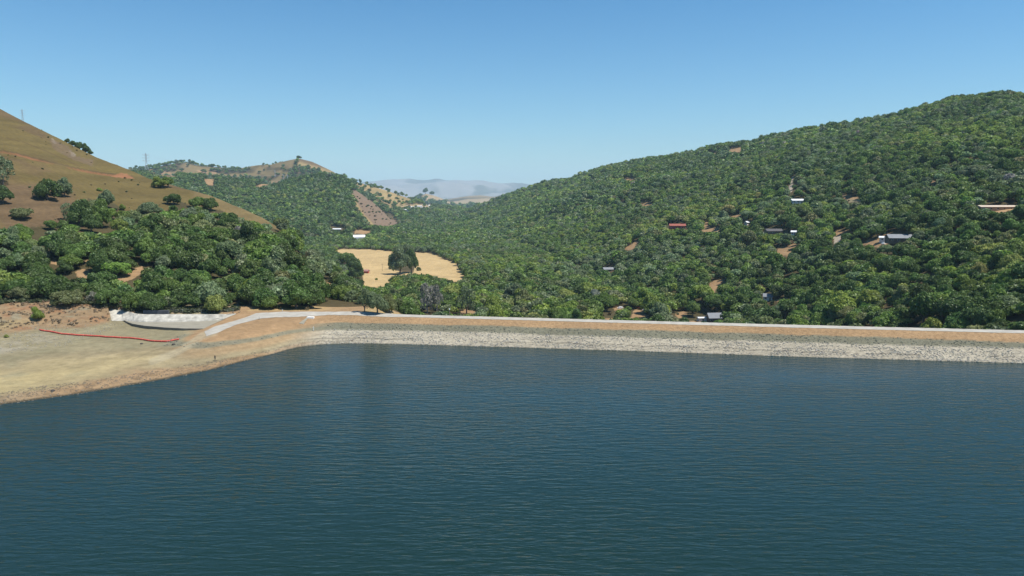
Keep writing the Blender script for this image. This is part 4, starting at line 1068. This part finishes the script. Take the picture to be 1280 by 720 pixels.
# ================================================================ RED LOG BOOM
red = mat('red_boom_plastic', (0.50, 0.085, 0.06), var=0.12, scale=0.6, rough=0.6)
boom = bpy.data.objects.new('debris_boom', None); C.objects.link(boom)
bpts = [(49.5, 413), (54, 414.3), (62, 415.2), (75, 417.5), (95, 419.6), (125, 421), (155, 423.2), (180, 425.2), (200, 427.6), (209, 428), (217, 426), (224, 425)]
bw = [hit(a, b, 180, 400) for a, b in bpts]
bw = np.array(bw); dd = np.r_[0, np.cumsum(np.linalg.norm(np.diff(bw[:, :2], axis=0), axis=1))]
L_ = dd[-1]; nseg = int(L_ / 3.0)
tag(boom, 'long red floating boom lying stranded across the dry approach to the spillway', 'boom')
fl = None
for k in range(nseg):
    t0_, t1_ = (k + 0.04) / nseg * L_, (k + 0.96) / nseg * L_
    pp = []
    for t in np.linspace(t0_, t1_, 3):
        x_, y_ = np.interp(t, dd, bw[:, 0]), np.interp(t, dd, bw[:, 1]) + 0.25 * math.sin(t * 0.35); pp.append((x_, y_, float(H(x_, y_)) + 0.30))
    c_ = Vector(pp[1]); m_ = MB().tube([tuple(Vector(q) - c_) for q in [pp[0], tuple(Vector(pp[0]).lerp(Vector(pp[1]), 0.12)), pp[1], tuple(Vector(pp[2]).lerp(Vector(pp[1]), 0.12)), pp[2]]], 0.29, 8)
    m_.build('float_segment', red, boom, tuple(c_), smooth=True)
cb = MB().tube([(float(np.interp(t, dd, bw[:, 0])), float(np.interp(t, dd, bw[:, 1]) + 0.25 * math.sin(t * 0.35)), float(H(np.interp(t, dd, bw[:, 0]), np.interp(t, dd, bw[:, 1]) + 0.25 * math.sin(t * 0.35))) + 0.3) for t in np.linspace(0.2, L_ - 0.2, 80)], 0.05, 5)
cb.build('cable', fm, boom)

# ================================================================ PERSON standing on the beach
def person(px_, py_):
    x, y, z = hit(px_, py_, 150, 400)
    bm_v = [(0, 0, 0.95), (0, 0, 1.12), (0, 0.01, 1.32), (0, 0.01, 1.47), (0, 0.0, 1.60), (0, -0.01, 1.72),
            (0.11, 0, 0.90), (0.13, -0.02, 0.50), (0.14, 0.01, 0.09), (0.15, -0.14, 0.04), (-0.11, 0, 0.90), (-0.13, 0.02, 0.50), (-0.15, 0.05, 0.09), (-0.16, -0.10, 0.04),
            (0.20, 0.01, 1.41), (0.26, -0.02, 1.14), (0.20, -0.20, 1.05), (-0.20, 0.01, 1.41), (-0.27, 0.0, 1.13), (-0.27, -0.06, 0.88)]
    bm_e = [(0, 1), (1, 2), (2, 3), (3, 4), (4, 5), (0, 6), (6, 7), (7, 8), (8, 9), (0, 10), (10, 11), (11, 12), (12, 13), (3, 14), (14, 15), (15, 16), (3, 17), (17, 18), (18, 19)]
    rad = [.15, .14, .16, .07, .09, .10, .10, .065, .045, .04, .10, .065, .045, .04, .065, .045, .035, .065, .045, .035]
    me = bpy.data.meshes.new('person'); me.from_pydata(bm_v, bm_e, []); o = link('person', me)
    md = o.modifiers.new('s', 'SKIN')
    for i, r in enumerate(rad): me.skin_vertices[0].data[i].radius = (r, r * 0.8)
    me.skin_vertices[0].data[0].use_root = True
    o.modifiers.new('d', 'SUBSURF').levels = 1
    me.materials.append(mat('dark_clothes', (0.03, 0.035, 0.045), var=0.15, rough=0.9))
    o.location = (x, y, z - 0.02); o.rotation_euler = (0, 0, 0.5)
    tag(o, 'person in dark clothes standing on the dry lake shore near the water', 'person')
    hd = MB()
    for i in range(7):
        pass
    import bmesh
    b = bmesh.new(); bmesh.ops.create_uvsphere(b, u_segments=12, v_segments=8, radius=0.108)
    for v_ in b.verts: v_.co.z = v_.co.z * 1.0 + 1.745; v_.co.y += 0.015
    bmesh.ops.delete(b, geom=[v_ for v_ in b.verts if v_.co.z < 1.72 and v_.co.y < 0.02], context='VERTS')
    m2 = bpy.data.meshes.new('hair'); b.to_mesh(m2); m2.materials.append(mat('dark_hair', (0.03, 0.02, 0.015))); link('hair', m2, o)
person(269, 451)

# ================================================================ SMALL CONCRETE WORKS AND POSTS
wht = mat('white_paint', (0.78, 0.78, 0.75), var=0.06, rough=0.6)
x_, y_, z_ = hit(388, 397.8, 200, 400)
ow = bpy.data.objects.new('outlet_works', None); C.objects.link(ow); ow.location = (x_, y_, z_)
tag(ow, 'white concrete pad with a pale chute running down the orange bank below the road', 'concrete works')
MB().box((0, 0.3, 0.15), (2.7, 1.6, 0.7)).build('pad', wht, ow)
mm = MB()
c0 = np.array([x_ - 1.2, y_ - 0.4]); e0 = np.array(hit(376.5, 405, 200, 400)[:2])
for t in np.linspace(0, 1, 7)[:-1]:
    p0 = c0 + (e0 - c0) * t; p1 = c0 + (e0 - c0) * (t + 1 / 6); w0, w1 = 0.35 + 0.5 * t, 0.35 + 0.5 * (t + 1 / 6)
    q = [(p0[0] - w0, p0[1]), (p1[0] - w1, p1[1]), (p1[0] + w1, p1[1]), (p0[0] + w0, p0[1])]
    vs = [(a - x_, b - y_, float(H(a, b)) + 0.16 - z_) for a, b in q]
    mm.quad(*vs); mm.quad(*[(a, b, c - 0.3) for a, b, c in vs][::-1])
    for i in range(4): mm.quad(vs[i], vs[(i + 1) % 4], tuple(np.array(vs[(i + 1) % 4]) - (0, 0, 0.3)), tuple(np.array(vs[i]) - (0, 0, 0.3)))
mm.build('chute', conc, ow)
def post(name, px_, py_, hgt, r, m, label, cat, head=None, rng=(180, 600)):
    x, y, z = hit(px_, py_, *rng)
    e = bpy.data.objects.new(name, None); C.objects.link(e); e.location = (x, y, z - 0.1); tag(e, label, cat)
    MB().tube([(0, 0, 0), (0, 0, hgt)], r, 8).build('pole', m, e)
    MB().box((0, 0, 0.05), (r * 5, r * 5, 0.3)).build('base', conc, e)
    if head: MB().box((0, -0.05 - r, hgt - head[1] / 2), (head[0], 0.05, head[1])).build('sign_plate', head[2], e)
    return e
post('gauge_post', 392, 413.5, 1.6, 0.10, wht, 'short white gauge post standing in the dark riprap strip', 'post', (0.34, 0.5, wht))
post('marker_post', 353, 389.3, 1.0, 0.08, wht, 'small white marker post on far edge of the curved road', 'post', (0.26, 0.35, wht))
post('marker_post', 324, 399.6, 1.2, 0.07, fm, 'thin grey post at near edge of the descending road', 'post')
x_, y_ = at_z(562, 394.3, 6.3); 
wood = mat('weathered_wood', (0.20, 0.155, 0.115), var=0.2)
e = bpy.data.objects.new('sign_post', None); C.objects.link(e); yy_ = float(crest_y(float(x_))) + ROAD_W + 0.6; xx_ = float(at_y(562, 396, yy_)[0]); e.location = (xx_, yy_, float(H(xx_, yy_)) - 0.2)
tag(e, 'brown post with small white plate beside far edge of the dam crest road', 'sign')
MB().box((0, 0, 1.6), (0.22, 0.22, 3.2)).build('pole', wood, e); MB().box((0, -0.14, 3.0), (0.5, 0.05, 0.6)).build('sign_plate', wht, e)
MB().box((0, 0, 0.1), (0.5, 0.5, 0.3)).build('base', conc, e)

# dark stones lying about on the lake bed
for k, (a, b, s_, lb) in enumerate([(177, 430, 0.5, 'dark stone on lake bed just below the right part of the red boom'), (217, 431, 0.6, 'dark stone below right end of the red boom'), (66, 489, 0.55, 'lone dark stone on the beige beach near the water')]):
    x_, y_, z_ = hit(a, b, 120, 400)
    import bmesh
    bmm = bmesh.new(); bmesh.ops.create_icosphere(bmm, subdivisions=2, radius=s_)
    for v_ in bmm.verts: v_.co *= 1 + 0.25 * (random.random() - 0.5); v_.co.z *= 0.6
    m2 = bpy.data.meshes.new('stone'); bmm.to_mesh(m2); m2.materials.append(mat('dark_stone', (0.06, 0.055, 0.05)))
    o = link('stone', m2, None, (x_, y_, z_ + s_ * 0.25)); tag(o, lb, 'stone')

# ================================================================ HOUSES
glass = mat('dark_window_glass', (0.03, 0.035, 0.04), rough=0.1, spec=0.6, var=0.05)
def house(name, px_, py_, w, d, h, rh, rz, wall, roof, label, cat='house', hip=0.0, rng=(280, 2500), windows=3, door=True, sink=1.2):
    x, y, z = hit(px_, py_, *rng)
    e = bpy.data.objects.new(name, None); C.objects.link(e); e.location = (x, y, z); e.rotation_euler = (0, 0, rz); tag(e, label, cat)
    b = MB().box((0, 0, (h - sink) / 2), (w, d, h + sink))
    if not hip: 
        for s in (-1, 1): b.quad(*([(s * (w / 2 - .001), -d / 2, h), (s * (w / 2 - .001), d / 2, h), (s * (w / 2 - .001), 0, h + rh)][::s]))
    b.build('wall', wall, e)
    r = MB(); ov = 0.5; W2, D2 = w / 2 + ov, d / 2 + ov; zz_ = h - rh * ov / (d / 2); hx = W2 - hip * W2; t = 0.18
    A = [(-W2, -D2, zz_), (W2, -D2, zz_), (W2, D2, zz_), (-W2, D2, zz_)]; Rg = [(-hx, 0, h + rh), (hx, 0, h + rh)]
    up = lambda p: (p[0], p[1], p[2] + t)
    r.quad(up(A[0]), up(A[1]), up(Rg[1]), up(Rg[0])); r.quad(up(A[2]), up(A[3]), up(Rg[0]), up(Rg[1]))
    r.quad(A[1], A[0], Rg[0], Rg[1]); r.quad(A[3], A[2], Rg[1], Rg[0])
    if hip: r.quad(up(A[1]), up(A[2]), up(Rg[1])); r.quad(up(A[3]), up(A[0]), up(Rg[0]))
    for p, q in ((A[0], A[1]), (A[2], A[3])): r.quad(p, q, up(q), up(p))
    if hip:
        for p, q in ((A[1], A[2]), (A[3], A[0])): r.quad(p, q, up(q), up(p))
    else:
        for p, g2, q in ((A[1], Rg[1], A[2]), (A[3], Rg[0], A[0])): r.quad(p, up(p), up(g2), g2); r.quad(g2, up(g2), up(q), q)
    rf = r.build('roof', roof, e)
    if w > 9: MB().box((w * 0.22, d * 0.12, h + rh * 0.8), (0.8, 0.8, 1.6)).build('chimney', wall, rf)
    n = windows
    for k in range(n):
        xw = (k - (n - 1) / 2) * w / max(n, 1)
        if door and k == n // 2: MB().box((xw, -d / 2 - 0.04, 1.05), (1.0, 0.10, 2.1)).build('door', wood, e)
        else:
            f = MB().box((xw, -d / 2 - 0.03, h * 0.55), (1.5, 0.08, 1.2)).build('window', wht, e)
            MB().box((xw, -d / 2 - 0.085, h * 0.55), (1.3, 0.03, 1.0)).build('pane', glass, f)
    return e
def M_(n, c, **k): return mat(n, c, var=0.1, scale=0.4, **k)
groof, droof = M_('grey_shingles', (0.20, 0.21, 0.225)), M_('dark_shingles', (0.085, 0.08, 0.082))
wroof, rroof = M_('white_metal_roof', (0.66, 0.67, 0.67), rough=0.5), M_('red_roof', (0.27, 0.085, 0.06))
wwall, bwall, rwall, twall = M_('white_wall', (0.62, 0.61, 0.57)), M_('brown_wall', (0.15, 0.11, 0.08)), M_('red_wall', (0.36, 0.07, 0.05)), M_('tan_wall', (0.36, 0.28, 0.20))
house('house', 892.5, 402.5, 9.5, 7.0, 3.6, 2.9, 0.10, bwall, groof, 'grey-roofed house with brown walls right behind the dam road', rng=(420, 900), sink=2)
cp = house('carport', 877.5, 401.5, 6.2, 4.4, 2.6, 0.35, 0.1, wwall, wroof, 'low white-roofed carport left of the grey-roofed house', 'carport', rng=(420, 900), windows=1, door=True)
house('house', 846.5, 287.5, 20, 9, 5.6, 2.2, -0.12, rwall, rroof, 'red two-storey house amid trees on the wooded hill', windows=5)
house('house', 966.5, 292.5, 16, 9, 3.2, 2.0, 0.05, bwall, droof, 'long dark-roofed house in trees at mid height of wooded hill', windows=4)
house('cottage', 992, 293.5, 4.6, 4.5, 2.8, 1.2, -0.4, wwall, wroof, 'tiny white cottage just right of the long dark-roofed house', windows=2)
house('cottage', 933.5, 281.0, 3.8, 4, 2.8, 1.2, 0.5, wwall, wroof, 'small white hut left of the dark-roofed house, higher up', windows=2)
house('cottage', 952.5, 295.2, 2.8, 3, 2.4, 1.0, 0.2, wwall, wroof, 'tiny white shed below left of the dark-roofed house', 'shed', windows=1)
house('house', 998, 254.5, 17, 8, 3.6, 1.6, 0.0, wwall, wroof, 'white house under the steep pale track on wooded hill', windows=4)
house('house', 1124, 302.5, 17, 10, 3.2, 2.4, -0.18, bwall, groof, 'large grey-roofed ranch house in bare yard on right hillside', windows=4)
house('garage', 1106.5, 301.5, 8, 6, 2.8, 0.9, -0.5, wwall, wroof, 'white-roofed garage joined left of the large ranch house', 'garage', windows=2)
house('house', 1247, 263, 30, 7, 2.6, 1.0, 0.05, twall, M_('tan_roof', (0.46, 0.38, 0.30)), 'long low tan building in cleared strip near right edge', windows=6)
house('house', 760, 339.5, 11, 7, 2.8, 1.8, 0.15, bwall, groof, 'grey-roofed cabin deep in trees left of centre on the slope', windows=3)
house('barn', 449, 299, 24, 22, 4.5, 4.5, 0.25, wwall, wroof, 'long white-roofed barn in trees beyond the golden field', 'barn', windows=3)
house('house', 421.5, 288.5, 18, 10, 3.4, 1.6, 0.0, twall, wroof, 'pale-roofed house under trees left of the white barn', windows=3)
house('shed', 458.3, 341.5, 5.0, 4.0, 2.7, 1.5, -0.15, rwall, M_('rust_pink_roof', (0.30, 0.15, 0.14)), 'small dark red shed at the left edge of golden field', 'shed', windows=1)
house('house', 959.5, 375, 6, 5, 2.8, 1.8, -0.3, wwall, groof, 'small grey-roofed cabin in dark trees above the dam road', windows=2)
for k, (a, b, w_, lb) in enumerate([(516, 260.5, 26, 'leftmost pale roof in the far valley settlement'), (524, 259.5, 22, 'second pale roof in the far valley settlement'), (531, 261, 30, 'third and longest pale roof in far valley settlement'),
                                    (539, 258.5, 24, 'rightmost pale roof in the far valley settlement'), (498, 264, 70, 'long low pale building left of the far valley settlement')]):
    house('house', a, b, w_, 14, 5, 2, 0.1 * k, wwall, wroof, lb, rng=(1800, 6000), windows=0)
# vehicles by the cabins
def car(px_, py_, col, label, rz=0.3, name='parked_car', van=0):
    x, y, z = hit(px_, py_, 300, 1200)
    e = bpy.data.objects.new(name, None); C.objects.link(e); e.location = (x, y, z); e.rotation_euler = (0, 0, rz); tag(e, label, 'van' if van else 'car')
    m = M_('car_paint_' + label.split()[0], col, rough=0.3, spec=0.5); b = MB(); hh = 1.9 if van else 1.45
    prof = [(-2.3, 0.4), (-2.3, 0.9), (-1.3, 1.0), (-0.8, hh), (1.1, hh), (1.9, 1.0 if not van else hh - 0.1), (2.3, 0.95), (2.3, 0.4)]
    n = len(prof)
    for s in (-0.88, 0.88):
        for X_, Z_ in prof: b.v.append((X_, s * (0.86 if Z_ > 1.1 else 1), Z_))
    for i in range(n): b.f.append([i, (i + 1) % n, n + (i + 1) % n, n + i])
    b.f.append(list(range(n))[::-1]); b.f.append([n + i for i in range(n)])
    bo = b.build('body', m, e)
    MB().box((-1.02, 0, 1.22), (0.25, 1.4, 0.3)).build('windscreen', glass, e)
    for s in (-1, 1):
        MB().box((0.2, s * 0.80, 1.2), (1.7, 0.06, 0.32)).build('side_window', glass, e)
        for q in (-1.4, 1.4): MB().tube([(q, s * 0.92, 0.34), (q, s * 0.72, 0.34)], 0.34, 10).build('wheel', mat('tyre', (0.02, 0.02, 0.02)), e)
car(797.5, 385.5, (0.30, 0.06, 0.05), 'red parked car at top of the pale drive behind the dam', 0.1)
car(806.5, 388.2, (0.7, 0.7, 0.7), 'white parked car right of the red car on the drive', 0.2)
car(775, 386.0, (0.72, 0.72, 0.70), 'white van among trees left of the pale drive', 0.2, 'parked_van', 1)
car(1105, 305.8, (0.75, 0.75, 0.75), 'white van in front of the white-roofed garage', 0.4, 'parked_van', 1)
car(1109.5, 309, (0.74, 0.74, 0.74), 'white car at bottom of the bare yard below ranch house', 0.2)

# ================================================================ PYLONS AND CABLES
steel = mat('pylon_steel', (0.34, 0.36, 0.37), var=0.08, rough=0.6)
def pylon(x, y, z, h, label, rz=0.0):
    e = bpy.data.objects.new('transmission_tower', None); C.objects.link(e); e.location = (x, y, z - 0.5); e.rotation_euler = (0, 0, rz); tag(e, label, 'pylon', 'transmission towers')
    b = MB(); w0, w1 = h * 0.10, h * 0.022; t = h * (0.0075 if h > 20 else 0.0045)
    def W(q): return w0 + (w1 - w0) * min(q / 0.62, 1)
    lv = [0, 0.16, 0.32, 0.48, 0.62, 0.74, 0.86, 0.96]
    for sx, sy in ((-1, -1), (1, -1), (1, 1), (-1, 1)): b.tube([(sx * W(q), sy * W(q), q * h) for q in lv], t, 4)
    for q0, q1 in zip(lv[:-1], lv[1:]):
        for s in (-1, 1):
            for f_ in (1, -1):
                b.tube([(-f_ * W(q0), s * W(q0), q0 * h), (f_ * W(q1), s * W(q1), q1 * h)], t * 0.6, 4); b.tube([(s * W(q0), -f_ * W(q0), q0 * h), (s * W(q1), f_ * W(q1), q1 * h)], t * 0.6, 4)
    b.tube([(0, 0, 0.9 * h), (0, 0, h)], t, 4)
    b.build('lattice_frame', steel, e)
    for q in (0.64, 0.77, 0.90):
        a = MB().tube([(-h * 0.15, 0, q * h + h * .01), (-w1, 0, q * h - h * .012), (w1, 0, q * h - h * .012), (h * 0.15, 0, q * h + h * .01)], t, 4); a.build('crossarm', steel, e)
    return e
PY_ = []
for a, b_, h_, lb, dflt in [(344, 221.5, 30, 'left pylon of the steel group on the wooded far ridge', None), (354.5, 228, 32, 'middle pylon of the steel group on wooded far ridge', None), (359.5, 227.5, 30, 'right pylon of the steel group on wooded far ridge', None),
                            (183, 206, 30, 'lone slim pylon on skyline right of the dry hill', 1950), (28.5, 150.5, 10.5, 'faint twin-post pylon on the dry hill crest', 690)]:
    if dflt:
        x_, z_ = at_y(a, b_, dflt); y_ = dflt; z_ = max(float(z_), float(H(x_, y_))); z_ = float(H(x_, y_)); h_ = h_ + max(0.0, float(at_y(a, b_, dflt)[1]) - z_)
    else: x_, y_, z_ = hit(a, b_, 900, 4000)
    pylon(float(x_), y_, z_, h_ * 1.05, lb, 0.5); PY_.append((float(x_), y_, z_ + h_ * 0.92))
for i, (p, q, lb) in enumerate([(PY_[0], PY_[3], 'thin power cable spanning from the left ridge pylon to the lone skyline pylon'), (PY_[1], (PY_[3][0] - 60, 1500, PY_[3][2] - 40), 'thin lower power cable running left from middle ridge pylon')]):
    pts_ = [(p[0] + (q[0] - p[0]) * t, p[1] + (q[1] - p[1]) * t, p[2] + (q[2] - p[2]) * t - 60 * t * (1 - t)) for t in np.linspace(0, 1, 24)]
    tag(MB().tube(pts_, 0.10, 4).build('power_cable', steel), lb, 'cable')
x_, y_, z_ = hit(478, 339, 500, 1200)
e = bpy.data.objects.new('utility_pole', None); C.objects.link(e); e.location = (x_, y_, z_ - 0.3); tag(e, 'wooden utility pole standing in the golden field left of the oak', 'pole')
MB().tube([(0, 0, 0), (0, 0, 9.5)], 0.20, 8, 0.14).build('pole', wood, e); MB().box((0, 0, 8.9), (2.4, 0.16, 0.18)).build('crossarm', wood, e)

# ================================================================ HAZE
hz = MB().box((0, 12300, 430), (62000, 31000, 1100))
hm = bpy.data.materials.new('haze'); hm.use_nodes = True; n_ = hm.node_tree.nodes; n_.clear()
o_ = n_.new('ShaderNodeOutputMaterial'); pv = n_.new('ShaderNodeVolumePrincipled')
pv.inputs['Color'].default_value = (0.55, 0.78, 0.95, 1); pv.inputs['Density'].default_value = 5.2e-5; pv.inputs['Anisotropy'].default_value = 0.0
hm.node_tree.links.new(pv.outputs[0], o_.inputs['Volume'])
tag(hz.build('haze', hm), kind='stuff')
